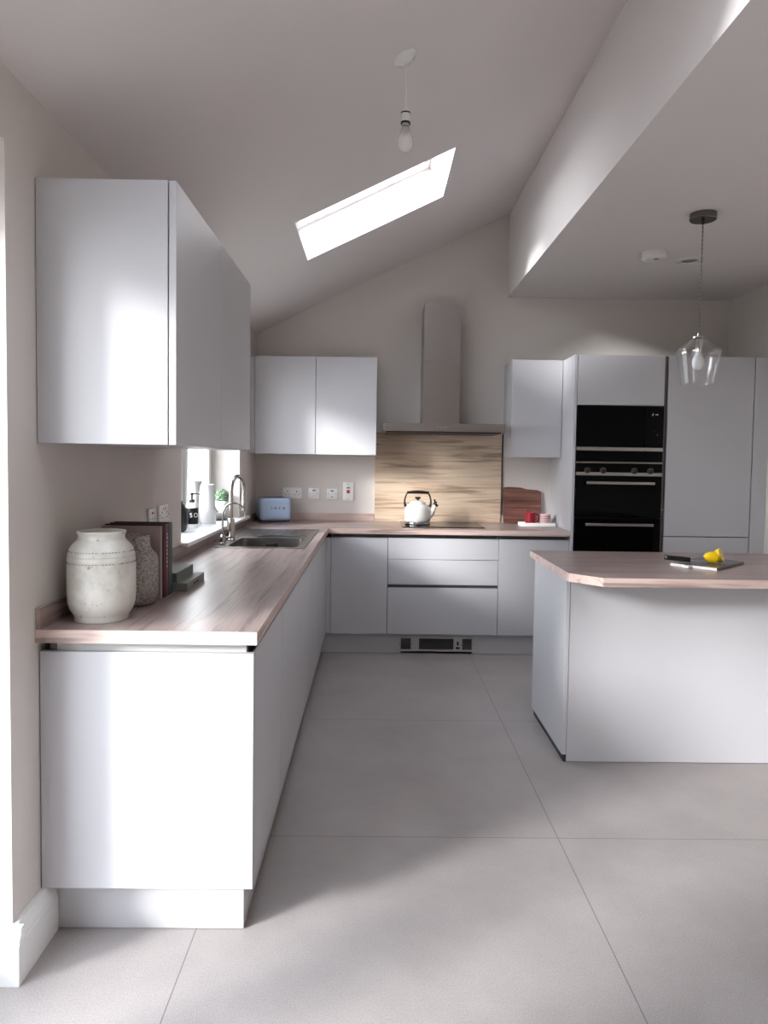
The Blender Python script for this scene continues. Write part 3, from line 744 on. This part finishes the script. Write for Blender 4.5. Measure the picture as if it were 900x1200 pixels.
MB().tube([e - Vector((0, 0, .05)), e - Vector((0, 0, .125))], [.0145, .0155], 18).build('spray_head', M_['nickel'], t)
MB().tube([(bx, by, zs + .06), (bx - .0, by - .035, zs + .062), (bx + .002, by - .045, zs + .105)], [.009, .006, .004], 12).build('lever', M_['nickel'], t)
t = thing('filter_tap', 'slim arched filter tap in front of the taller sink tap', 'tap', (.078, 2.02, zs))
bx, by = .078, 2.02
MB().lathe([(0, 0), (.020, 0), (.020, .005), (.015, .008), (.015, .045), (.010, .052), (0, .052)], (bx, by, zs), 28).build('tap_body', M_['nickel'], t)
u = Vector((1, .12, 0)).normalized(); r = .062
cpt = Vector((bx, by, zs + .165)) + u * r
pts = [(bx, by, zs + .05), (bx, by, zs + .11)] + [tuple(p) for p in arc(cpt, u, r, PI, -.25)]
MB().tube(pts, .0055, 14).build('spout', M_['nickel'], t)
MB().tube([(bx + .01, by, zs + .035), (bx + .038, by + .004, zs + .037), (bx + .040, by + .004, zs + .072)], [.004, .004, .0035], 10).build('lever', M_['nickel'], t)

# ------------------------------------------------------------------ worktop jars, books
t = thing('stoneware_jar', 'large white glazed rustic jar with dotted bands, nearest on the worktop', 'jar', (.114, .130, ZT), local=True)
pr = [(0, 0), (.080, 0), (.083, .004), (.083, .014), (.086, .020), (.096, .034), (.1025, .055), (.104, .09), (.104, .165), (.103, .185), (.1035, .188), (.1015, .192), (.1015, .197), (.1025, .200), (.100, .206), (.100, .211), (.0975, .217), (.088, .232), (.078, .241), (.0725, .247), (.0705, .256), (.0725, .264), (.075, .268), (.0745, .272), (.071, .273), (.067, .270), (.065, .262), (.066, .25), (.074, .238), (.090, .222), (.094, .2), (.096, .1), (.09, .05), (.07, .02), (0, .016)]
JS = .93; MB().lathe([(a * JS, b * .965) for a, b in pr], n=72).build('body', M_['vase'], t)
random.seed(7)
for zz, rr in ((.179 * .965, .1038 * JS), (.2135 * .965, .0993 * JS)):
    w = MB()
    w.lathe([(rr - .0012, zz - .0005), (rr + .0001, zz), (rr - .0012, zz + .0005)], n=72)
    for k in range(64):
        if random.random() < .12: continue
        a = 2 * PI * k / 64
        w.sphere((rr * math.cos(a), rr * math.sin(a), zz), .0016, sz=1.1, sub=1)
    w.build('dotted_band', M_['dots'], t)
t = thing('speckled_vase', 'mottled grey stoneware vase with narrow neck behind the white jar', 'vase', (.143, .350, ZT), local=True)
pr = [(0, 0), (.055, 0), (.064, .005), (.073, .02), (.0765, .05), (.0765, .135), (.075, .155), (.068, .172), (.056, .185), (.050, .196), (.0485, .210), (.0485, .228), (.051, .235), (.047, .236), (.044, .228), (.044, .2), (.06, .17), (.068, .14), (.068, .03), (0, .02)]
MB().lathe([(a * .93, b * .97) for a, b in pr], n=56).build('body', M_['vase2'], t)

def book_upright(name, label, x0, x1, y0, y1, h, mc, group, spine_marks=0, txt=None):
    """standing book, covers facing -Y/+Y, spine toward +X"""
    t = thing(name, label, 'book', ((x0 + x1) / 2, (y0 + y1) / 2, ZT + .0005), group=group)
    z0 = ZT + .0005; c = .0028
    w = MB(); w.box(x0, x1, y0, y0 + c, z0, z0 + h, .0006); w.box(x0, x1, y1 - c, y1, z0, z0 + h, .0006); w.box(x1 - c, x1, y0 + c, y1 - c, z0, z0 + h)
    w.build('cover', mc, t)
    MB().box(x0 + .004, x1 - .004, y0 + c, y1 - c, z0 + .003, z0 + h - .004).build('page_block', M_['paper'] if mc != M_['bk_mauve'] else M_['bk_dark'], t)
    if spine_marks:
        w = MB()
        for k in range(spine_marks):
            z = z0 + h * .85 - k * .014; w.box(x1, x1 + .0004, (y0 + y1) / 2 - .006, (y0 + y1) / 2 + .006, z, z + .006 + .003 * (k % 2))
        w.build('spine_lettering', M_['gold'], t)
    return t
gb = 'upright books on the left worktop'
book_upright('book', 'upright mauve-grey book, nearest of the upright books behind the vase', .002, .200, .428, .452, .248, M_['bk_mauve'], gb)
book_upright('book', 'thin dark plum upright book between the mauve and crimson ones', .004, .2045, .4535, .4665, .252, M_['bk_dark'], gb)
book_upright('book', 'upright crimson book with pale lettering down its spine', .003, .206, .468, .506, .251, M_['bk_red'], gb, 9)
book_upright('book', 'upright teal book, farthest of the upright books', .003, .207, .508, .548, .253, M_['bk_teal'], gb)
def book_flat(label, x0, x1, y0, y1, z0, th, mc, marks):
    t = thing('book', label, 'book', ((x0 + x1) / 2, (y0 + y1) / 2, z0), group='stacked green books on the left worktop'); c = .003
    w = MB(); w.box(x0, x1, y0, y1, z0, z0 + c, .0006); w.box(x0, x1, y0, y1, z0 + th - c, z0 + th, .0006); w.box(x1 - c, x1, y0, y1, z0 + c, z0 + th - c)
    w.box(x0 + .004, x1 - c, y0 + .0005, y0 + .001, z0 + c, z0 + th - c)
    w.build('cover', mc, t)
    MB().box(x0 + .005, x1 - c, y0 + .003, y1 - .004, z0 + c, z0 + th - c).build('page_block', M_['darkgrey'], t)
    if marks:
        w = MB()
        for k in range(9): w.box(x1, x1 + .0004, y0 + .085 + k * .010, y0 + .092 + k * .010, z0 + th * .35, z0 + th * .62)
        w.build('spine_lettering', M_['ink'], t)
book_flat('grey-green book lying flat with small dark spine title, lower of the stacked two', .045, .254, .572, .830, ZT + .0005, .031, M_['bk_stone'], True)
book_flat('dark green book lying flat on top of the grey-green book', .015, .214, .580, .815, ZT + .0320, .034, M_['bk_green'], False)

# ------------------------------------------------------------------ window sill things
zs = KS + .0225
t = thing('soap_dispenser', 'black and white pump soap bottle on the window sill', 'soap dispenser', (-.143, 2.22, zs), local=True)
MB().lathe([(0, 0), (.034, 0), (.0355, .003), (.0355, .024), (0, .024)], n=40).build('glass_base', M_['gloss_white'], t)
MB().lathe([(0, .024), (.036, .024), (.036, .118), (0, .118)], n=40).build('label_band', M_['black'], t)
MB().lathe([(0, .118), (.0355, .118), (.0355, .138), (.031, .146), (.018, .149), (0, .149)], n=40).build('shoulder', M_['gloss_white'], t)
w = MB(); w.lathe([(0, .149), (.0155, .149), (.0155, .166), (.006, .168), (.006, .192), (.010, .193), (.010, .205), (0, .206)], n=24)
w.tube([(0, 0, .199), (.02, 0, .2), (.045, 0, .198), (.050, 0, .192)], [.004, .004, .0035, .003], 10); w.build('pump', M_['black'], t)
# lettering wraps the front of the bottle
for k, ch in enumerate('SOAP'):
    a = math.radians(-84 + k * 44)
    Mx = Matrix.Rotation(a + PI / 2, 4, 'Z') @ Matrix.Translation((0, -.0363, .075)) @ FRONT
    text_mesh('lettering', ch, .036, M_['white'], t, Mx, depth=.0004)
t = thing('round_jar', 'dark green round jar at the near end of the window sill', 'jar', (-.155, 1.97, zs), local=True)
MB().lathe([(0, 0), (.030, 0), (.042, .012), (.052, .045), (.053, .08), (.046, .12), (.032, .15), (.022, .160), (.023, .170), (.018, .170), (.016, .158), (0, .15)], n=40).build('body', M_['darkjar'], t)
t = thing('candle_holder', 'tall white pillar holder on the sill behind the tapered jug', 'candle holder', (-.163, 2.41, zs), local=True)
MB().lathe([(0, 0), (.032, 0), (.032, .008), (.022, .02), (.018, .05), (.0165, .12), (.018, .2), (.022, .235), (.034, .262), (.036, .268), (.033, .270), (.02, .255), (0, .25)], n=36).build('body', M_['gloss_white'], t)
t = thing('tapered_jug', 'tall tapered off-white jug on the window sill', 'jug', (-.122, 2.52, zs), local=True)
MB().lathe([(0, 0), (.053, 0), (.0545, .003), (.0535, .02), (.041, .235), (.0415, .244), (.0385, .244), (.037, .235), (.048, .03), (0, .02)], n=44).build('body', M_['white'], t)
t = thing('covered_dish', 'small grey covered dish on a dark base between jug and plant', 'dish', (-.098, 2.77, zs), rz=math.radians(30), local=True)
MB().box(-.045, .045, -.06, .06, 0, .010, .003, 2).build('base', M_['darkgrey'], t)
w = MB(); w.prism([(-.052, .0105), (.052, .0105), (.040, .038), (.020, .048), (-.030, .048), (-.045, .036)], -.036, .036, axis=0, bev=.004, seg=2); l_ = w.build('cover', M_['ashgrey'], t)
MB().sphere((0, -.015, .054), .008, sub=2).build('knob', M_['white'], l_)
t = thing('potted_topiary', 'small green topiary ball in a white footed pot on the sill', 'plant', (-.116, 2.925, zs), local=True)
MB().lathe([(0, 0), (.034, 0), (.036, .006), (.022, .014), (.018, .028), (.026, .045), (.044, .075), (.052, .105), (.053, .118), (.048, .118), (.045, .108), (0, .1)], n=40).build('pot', M_['white'], t)
random.seed(11)
w = MB(); w.sphere((0, 0, .150), .036, sub=3)
for k in range(330):
    v = Vector((random.gauss(0, 1), random.gauss(0, 1), random.gauss(0, 1))).normalized()
    c = Vector((0, 0, .150)) + v * random.uniform(.040, .051)
    q = v.to_track_quat('Z', 'Y').to_matrix().to_4x4() @ Matrix.Rotation(random.uniform(0, 6.28), 4, 'Z') @ Matrix.Rotation(random.uniform(-.9, .9), 4, 'X')
    w.sphere(c, .0085, 1, .65, .3, sub=1, M=q)
w.build('foliage', M_['leaf'], t)

# ------------------------------------------------------------------ tray, board, cups on the right of the hob
t = thing('chopping_board', 'reddish brown wooden board leaning against the wall right of the splashback', 'chopping board', (2.085, YB - .04, ZT), local=True)
LE = Matrix.Translation((0, -.0, .002)) @ Matrix.Rotation(math.radians(-6), 4, 'X')
pts = [(-.150, .004), (-.144, 0), (.140, 0), (.147, .006), (.150, .22), (.146, .250), (.120, .262), (.03, .268), (-.01, .280), (-.10, .284), (-.140, .282), (-.150, .27)]
MB().prism(pts, -.009, .009, axis=1, bev=.002, M=LE).build('slab', M_['board'], t)
t = thing('serving_tray', 'small white rectangular tray holding red jug and pink cup', 'tray', (2.155, 3.455, ZT), rz=math.radians(0), local=True)
w = MB(); w.box(-.132, .132, -.055, .055, .0006, .006, .002); w.box(-.132, .132, -.055, -.049, .006, .026, .0015); w.box(-.132, .132, .049, .055, .006, .026, .0015)
w.box(-.132, -.126, -.049, .049, .006, .026, .0015); w.box(.126, .132, -.049, .049, .006, .026, .0015); w.build('body', M_['white'], t)
t = thing('red_mug', 'small dark red mug with handle on the white tray', 'mug', (2.108, 3.46, ZT + .0065), local=True)
MB().lathe([(0, 0), (.036, 0), (.039, .004), (.040, .04), (.040, .090), (.041, .098), (.038, .098), (.036, .09), (.036, .01), (0, .008)], n=40).build('body', M_['red'], t)
MB().tube([(.038, 0, .08), (.055, 0, .082), (.066, 0, .062), (.062, 0, .038), (.046, 0, .022), (.037, 0, .022)], .005, 12).build('handle', M_['red'], t)
w = MB(); w.tube([(-.03, 0, .100), (-.02, .0, .106)], .006, 10); w.build('lip', M_['red'], t)
t = thing('striped_cup', 'pale pink ribbed cup with white rim on the white tray', 'cup', (2.218, 3.452, ZT + .0065), local=True)
MB().lathe([(0, 0), (.037, 0), (.040, .003), (.040, .082), (.041, .086), (.038, .086), (.036, .08), (.036, .01), (0, .008)], n=40).build('body', M_['pink'], t)
w = MB()
for z in (.014, .027, .040, .053, .066): w.lathe([(.0402, z), (.0412, z + .001), (.0412, z + .004), (.0402, z + .005)], n=40)
w.build('bands', M_['pinkline'], t)

# ------------------------------------------------------------------ island
IX0, IX1 = 1.815, 3.33
IY0, IY1 = 1.262, 1.905
t = thing('kitchen_island', 'white kitchen island body with plain panels', 'kitchen island', (2.57, 1.58, 0))
MB().box(IX0 + .010, IX1, IY0, IY0 + .018, .002, ZU - .001, .001).build('front_panel', M_['unit'], t)
MB().box(IX0 - .012, IX0 + .008, IY0 - .004, IY1, .036, ZU - .001, .001).build('side_panel', M_['unit'], t)
MB().box(IX1 - .02, IX1, IY0 + .018, IY1, .002, ZU - .001, .001).build('side_panel', M_['unit'], t)
MB().box(IX0 + .010, IX1 - .02, IY1 - .018, IY1, .002, ZU - .001).build('back_panel', M_['unit'], t)
MB().box(IX0 - .004, IX0 + .009, IY0 + .001, IY1 - .02, .002, .036).build('plinth_shade_strip', M_['gap'], t)  # recessed plinth, its shadow painted in as a near-black strip
pts = [(1.778, 1.925), (1.778, 1.128), (1.892, 1.004), (IX1 + .03, 1.004), (IX1 + .03, 1.925)]
w = MB(); w.prism(pts, ZU, ZT, axis=2)
# lighter edge strip: side faces get the edge material
me = w.bm; me.faces.ensure_lookup_table()
for f in me.faces:
    f.normal_update()
    f.material_index = 0 if abs(f.normal.z) > .5 else 1
tag(w.build('island_worktop', [M_['top_x'], M_['edge_x']]), 'oak laminate island worktop with clipped front left corner', 'worktop')

# board, knife, lemons on the island
bp = Vector((2.353, 1.417)); bq = Vector((2.475, 1.238)); br = Vector((2.723, 1.48))
ang = math.atan2((br - bq).y, (br - bq).x)
t = thing('cutting_board', 'dark grey cutting board with white edge lying on the island', 'cutting board', (2.538, 1.449, ZT), rz=ang, local=True)
MB().box(-.172, .172, -.108, .108, .0006, .0125, .0015).build('slab', [M_['slate']], t)
MB().box(-.1755, -.1722, -.108, .108, .0006, .0125, .0006).build('edge_band', M_['marble'], t)
w = MB(); w.box(-.215, -.176, .004, .034, .0008, .0135, .004, 2); w.build('handle', M_['marble'], t)
def place_dir(px, py): return px, py
t = thing('kitchen_knife', 'black handled kitchen knife lying across the cutting board', 'knife', (2.372, 1.412, ZT + .0130), rz=math.radians(-9), local=True)
TL = Matrix.Translation((0, 0, .009)) @ Matrix.Rotation(math.radians(4), 4, 'Y')
w = MB(); w.prism([(-.060, -.010), (-.050, -.015), (.01, -.013), (.058, -.0125), (.062, -.006), (.062, .010), (.01, .010), (-.050, .012), (-.061, .006)], .001, .0235, axis=2, bev=.004, seg=2, M=TL); w.build('handle', M_['black'], t)
w = MB(); w.lathe([(0, 0), (.003, 0), (.003, .0006), (0, .0006)], (-.046, -.001, .0356), 14); w.build('rivet', M_['chrome'], t)
w = MB(); w.prism([(.060, -.008), (.09, -.017), (.19, -.014), (.24, .004), (.19, .010), (.060, .009)], .009, .0108, axis=2, M=TL); w.build('blade', M_['blade'], t)
def half_lemon(label, loc, axis, s=1.0, el_=1.25):
    t = thing('lemon_half', label, 'lemon', loc, group='lemon halves on the cutting board', local=True)
    R = Vector(axis).normalized().to_track_quat('Z', 'Y').to_matrix().to_4x4()
    r = .031 * s
    prof = [(r * math.sin(a), r * el_ * math.cos(a)) for a in [PI / 2 - k * PI / 2 / 12 for k in range(11)]]
    prof = prof[:-1] + [(r * .22, r * (el_ + .02)), (r * .12, r * (el_ + .13)), (0, r * (el_ + .16))]
    MB().lathe([(0, -.0004)] + prof, n=40, M=R).build('peel', M_['lemon'], t)
    MB().lathe([(0, -.0012), (r * .94, -.0012), (r * .98, -.0004), (0, -.0004)], n=40, M=R).build('pith', M_['pith'], t)
    w = MB()
    for k in range(9):
        a0 = 2 * PI * k / 9 + .06; a1 = 2 * PI * (k + 1) / 9 - .06
        pts = [(r * .10 * math.cos((a0 + a1) / 2), r * .10 * math.sin((a0 + a1) / 2))] + [(r * .85 * math.cos(a0 + (a1 - a0) * j / 4), r * .85 * math.sin(a0 + (a1 - a0) * j / 4)) for j in range(5)]
        w.prism(pts, -.0022, -.0012, axis=2, M=R)
    w.build('segments', M_['flesh'], t)
    return t
zb = ZT + .0128
half_lemon('yellow lemon half with its peel toward the room, front one of the pair', (2.555, 1.420, zb + .0275), (-.95, -.16, .12), .88, 1.95)
half_lemon('lemon half tilted with cut face showing, behind the other half', (2.622, 1.487, zb + .0335), (-.62, .50, -.30), 1.05, 1.2)

# ------------------------------------------------------------------ ceiling fittings
# bare bulb on the slope
rx, ry = 1.008, .694; zr = zc(rx)
t = thing('pendant_bulb', 'bare pearl bulb hanging on white flex from the sloped ceiling', 'pendant light', (rx, ry, zr), local=True)
TS = Matrix.Rotation(-TH, 4, 'Y') @ Matrix.Rotation(PI, 4, 'X')
w = MB(); w.lathe([(0, 0), (.046, 0), (.046, .006), (.040, .012), (.028, .016), (.020, .024), (.012, .026), (0, .026)], n=40, M=TS); w.build('ceiling_rose', M_['gloss_white'], t)
zz = lambda z: z - zr
MB().tube([(.004, 0, -.018), (.006, 0, -.07), (.009, 0, -.12), (.008, 0, zz(2.674))], .0028, 10).build('flex', M_['white'], t)
w = MB(); w.lathe([(0, zz(2.678)), (.005, zz(2.678)), (.016, zz(2.655)), (.017, zz(2.652)), (0, zz(2.652))], (.008, 0, 0), n=28); w.lathe([(0, zz(2.647)), (.0175, zz(2.647)), (.0175, zz(2.618)), (0, zz(2.618))], (.008, 0, 0), n=28)
w.build('lamp_holder', M_['gloss_white'], t)
w = MB(); w.lathe([(0, zz(2.652)), (.0182, zz(2.652)), (.0182, zz(2.647)), (0, zz(2.647))], (.008, 0, 0), n=28); w.lathe([(0, zz(2.618)), (.0182, zz(2.618)), (.0182, zz(2.612)), (0, zz(2.612))], (.008, 0, 0), n=28); w.build('holder_ring', M_['black'], t)
pr = [(.013, 2.612), (.0135, 2.600), (.017, 2.588), (.022, 2.578), (.0275, 2.565), (.0295, 2.550), (.0275, 2.535), (.021, 2.522), (.011, 2.514), (0, 2.512)]
bl_ = MB().lathe([(r, zz(z)) for r, z in pr], (.008, 0, 0), n=36).build('bulb', M_['bulb'], t)
MB().lathe([(0, zz(2.611)), (.0125, zz(2.611)), (.0145, zz(2.594)), (.0175, zz(2.582)), (.0175, zz(2.580)), (0, zz(2.580))], (.008, 0, 0), n=28).build('bulb_neck', M_['ashgrey'], bl_)

# glass pendant over the island
px_, py_ = 2.586, 1.744
t = thing('glass_pendant_light', 'clear glass pendant shade hanging over the island on twisted flex', 'pendant light', (px_, py_, ZF), local=True)
MB().lathe([(0, 0), (.066, 0), (.066, -.030), (.062, -.034), (0, -.034)], n=48).build('ceiling_rose', M_['dnickel'], t)
MB().tube([(0, 0, -.033), (0, 0, -.055)], [.010, .007], 16).build('cord_grip', M_['black'], t)
w = MB(); H0 = 2.055 - ZF; nseg = 90
for ph in (0, PI):
    w.tube([(.0022 * math.cos(ph + k * .9), .0022 * math.sin(ph + k * .9), -.05 + (H0 + .05) * k / nseg) for k in range(nseg + 1)], .0022, 6)
w.build('flex', M_['flex'], t)
zz = lambda z: z - ZF
w = MB(); w.lathe([(0, zz(2.06)), (.008, zz(2.06)), (.010, zz(2.048)), (.036, zz(2.042)), (.038, zz(2.034)), (.030, zz(2.030)), (.019, zz(2.028)), (.0185, zz(1.985)), (.0165, zz(1.965)), (0, zz(1.965))], n=36); w.build('lamp_holder', M_['chrome'], t)
pr = [(.030, 2.038), (.036, 2.032), (.052, 2.016), (.080, 1.996), (.104, 1.980), (.1095, 1.972), (.110, 1.964), (.106, 1.94), (.094, 1.87), (.083, 1.812), (.081, 1.800)]
inn = [(r - .0022, z + .0003) for r, z in reversed(pr)]
MB().lathe([(r, zz(z)) for r, z in pr + inn], n=64).build('glass_shade', M_['shade'], t)
pr = [(.014, 1.967), (.014, 1.955), (.020, 1.943), (.028, 1.928), (.031, 1.910), (.029, 1.893), (.021, 1.879), (.011, 1.873), (0, 1.872)]
MB().lathe([(r, zz(z)) for r, z in pr], n=36).build('bulb', M_['gloss_white'], t)

# smoke alarm and flush ring
t = thing('smoke_alarm', 'round white smoke alarm on the flat ceiling', 'smoke alarm', (2.605, 2.447, ZF), local=True)
MB().lathe([(0, 0), (.074, 0), (.076, -.008), (.076, -.014), (0, -.014)], n=48).build('base_plate', M_['gloss_white'], t)
MB().lathe([(0, -.014), (.073, -.0145), (.073, -.034), (.066, -.042), (.05, -.046), (0, -.047)], n=48).build('cover', M_['white'], t)
MB().box(-.014, .012, -.044, -.030, -.0485, -.044, .001).build('test_button', M_['darkgrey'], t)
t = thing('ceiling_downlight', 'thin round recessed downlight ring on the flat ceiling, beside the smoke alarm', 'downlight', (2.884, 2.595, ZF), local=True)
MB().lathe([(.052, 0), (.084, 0), (.084, -.003), (.060, -.010), (.052, -.008), (.050, -.001)], n=48).build('bezel', M_['gloss_white'], t)
MB().lathe([(0, -.001), (.051, -.001), (.051, -.003), (0, -.003)], n=40).build('lens', M_['ashgrey'], t)

# ------------------------------------------------------------------ light
W = bpy.data.worlds.new('sky'); scn.world = W; W.use_nodes = True
nt = W.node_tree; nt.nodes.clear(); L = nt.links.new
out = nt.nodes.new('ShaderNodeOutputWorld'); bg = nt.nodes.new('ShaderNodeBackground')
tc = nt.nodes.new('ShaderNodeTexCoord'); sp = nt.nodes.new('ShaderNodeSeparateXYZ'); L(tc.outputs['Generated'], sp.inputs[0])
rp = nt.nodes.new('ShaderNodeValToRGB'); el = rp.color_ramp.elements
el[0].position = .0; el[0].color = (.965, .975, 1.0, 1); el[1].position = .6; el[1].color = (.68, .74, .84, 1)
L(sp.outputs[2], rp.inputs[0]); L(rp.outputs[0], bg.inputs[0]); bg.inputs[1].default_value = 4.3
L(bg.outputs[0], out.inputs[0])

AZ, EL = math.radians(54), math.radians(19.5)
sun = bpy.data.lights.new('sun', 'SUN'); sun.energy = 2.5; sun.angle = math.radians(12); sun.color = (1, .985, .99)
so = bpy.data.objects.new('sun', sun); COL.objects.link(so)
dirv = Vector((math.sin(AZ) * math.cos(EL), math.cos(AZ) * math.cos(EL), -math.sin(EL)))
so.rotation_euler = dirv.to_track_quat('-Z', 'Y').to_euler(); so.location = -dirv * 12 + Vector((0, 0, 1))

def portal(loc, direction, sx, sy, upv=(0, 0, 1)):
    li = bpy.data.lights.new('sky_portal', 'AREA'); li.shape = 'RECTANGLE'; li.size = sx; li.size_y = sy; li.cycles.is_portal = True
    o = bpy.data.objects.new('sky_portal', li); COL.objects.link(o)
    z = -Vector(direction).normalized(); x = Vector(upv).cross(z)
    if x.length < 1e-3: x = Vector((0, 1, 0)).cross(z)
    x.normalize(); y = z.cross(x)
    o.matrix_world = Matrix.Translation(loc) @ Matrix((x, y, z)).transposed().to_4x4()
portal((-.30, (K0 + K1) / 2, (KS + KH) / 2), (1, 0, 0), K1 - K0, KH - KS)
portal((-.30, (D0 + D1) / 2, DH / 2), (1, 0, 0), D1 - D0, DH)
portal((-.30, (E0 + E1) / 2, DH / 2), (1, 0, 0), E1 - E0, DH)
for a, b in HOLES:
    c = CU @ Vector(((u0 + u1) / 2, (a + b) / 2, TN + .08)); n_ = -(CU.to_3x3() @ Vector((0, 0, 1)))
    portal(c, n_, b - a, u1 - u0, upv=(CU.to_3x3() @ Vector((1, 0, 0))))

# ------------------------------------------------------------------ camera
cam = bpy.data.cameras.new('camera'); co = bpy.data.objects.new('camera', cam); COL.objects.link(co); scn.camera = co
f, yaw, pitch, roll, ppy = 851.4143, .01306, -.04946, .01476, -19.1136
cam.sensor_fit = 'VERTICAL'; cam.sensor_height = 36; cam.lens = 36 * f / 1200; cam.shift_y = ppy / 1200
fwd = Vector((math.sin(yaw) * math.cos(pitch), math.cos(yaw) * math.cos(pitch), math.sin(pitch)))
right = Vector((math.cos(yaw), -math.sin(yaw), 0)); up = right.cross(fwd)
r2 = right * math.cos(roll) + up * math.sin(roll); u2 = -right * math.sin(roll) + up * math.cos(roll)
co.matrix_world = Matrix.Translation((.92167, -2.02645, 1.38483)) @ Matrix((r2, u2, -fwd)).transposed().to_4x4()
cam.clip_start = .02

scn.view_settings.view_transform = 'Standard'; scn.view_settings.look = 'None'; scn.view_settings.gamma = 1
scn.view_settings.use_curve_mapping = False; scn.view_settings.exposure = 1.70
try:
    cy = scn.cycles; cy.max_bounces = 12; cy.diffuse_bounces = 7; cy.glossy_bounces = 4; cy.transparent_max_bounces = 16
    cy.use_denoising = True; cy.sample_clamp_indirect = 6; cy.caustics_reflective = False; cy.caustics_refractive = False
except Exception: pass
for o in bpy.data.objects:
    if '_o' in o: del o['_o']
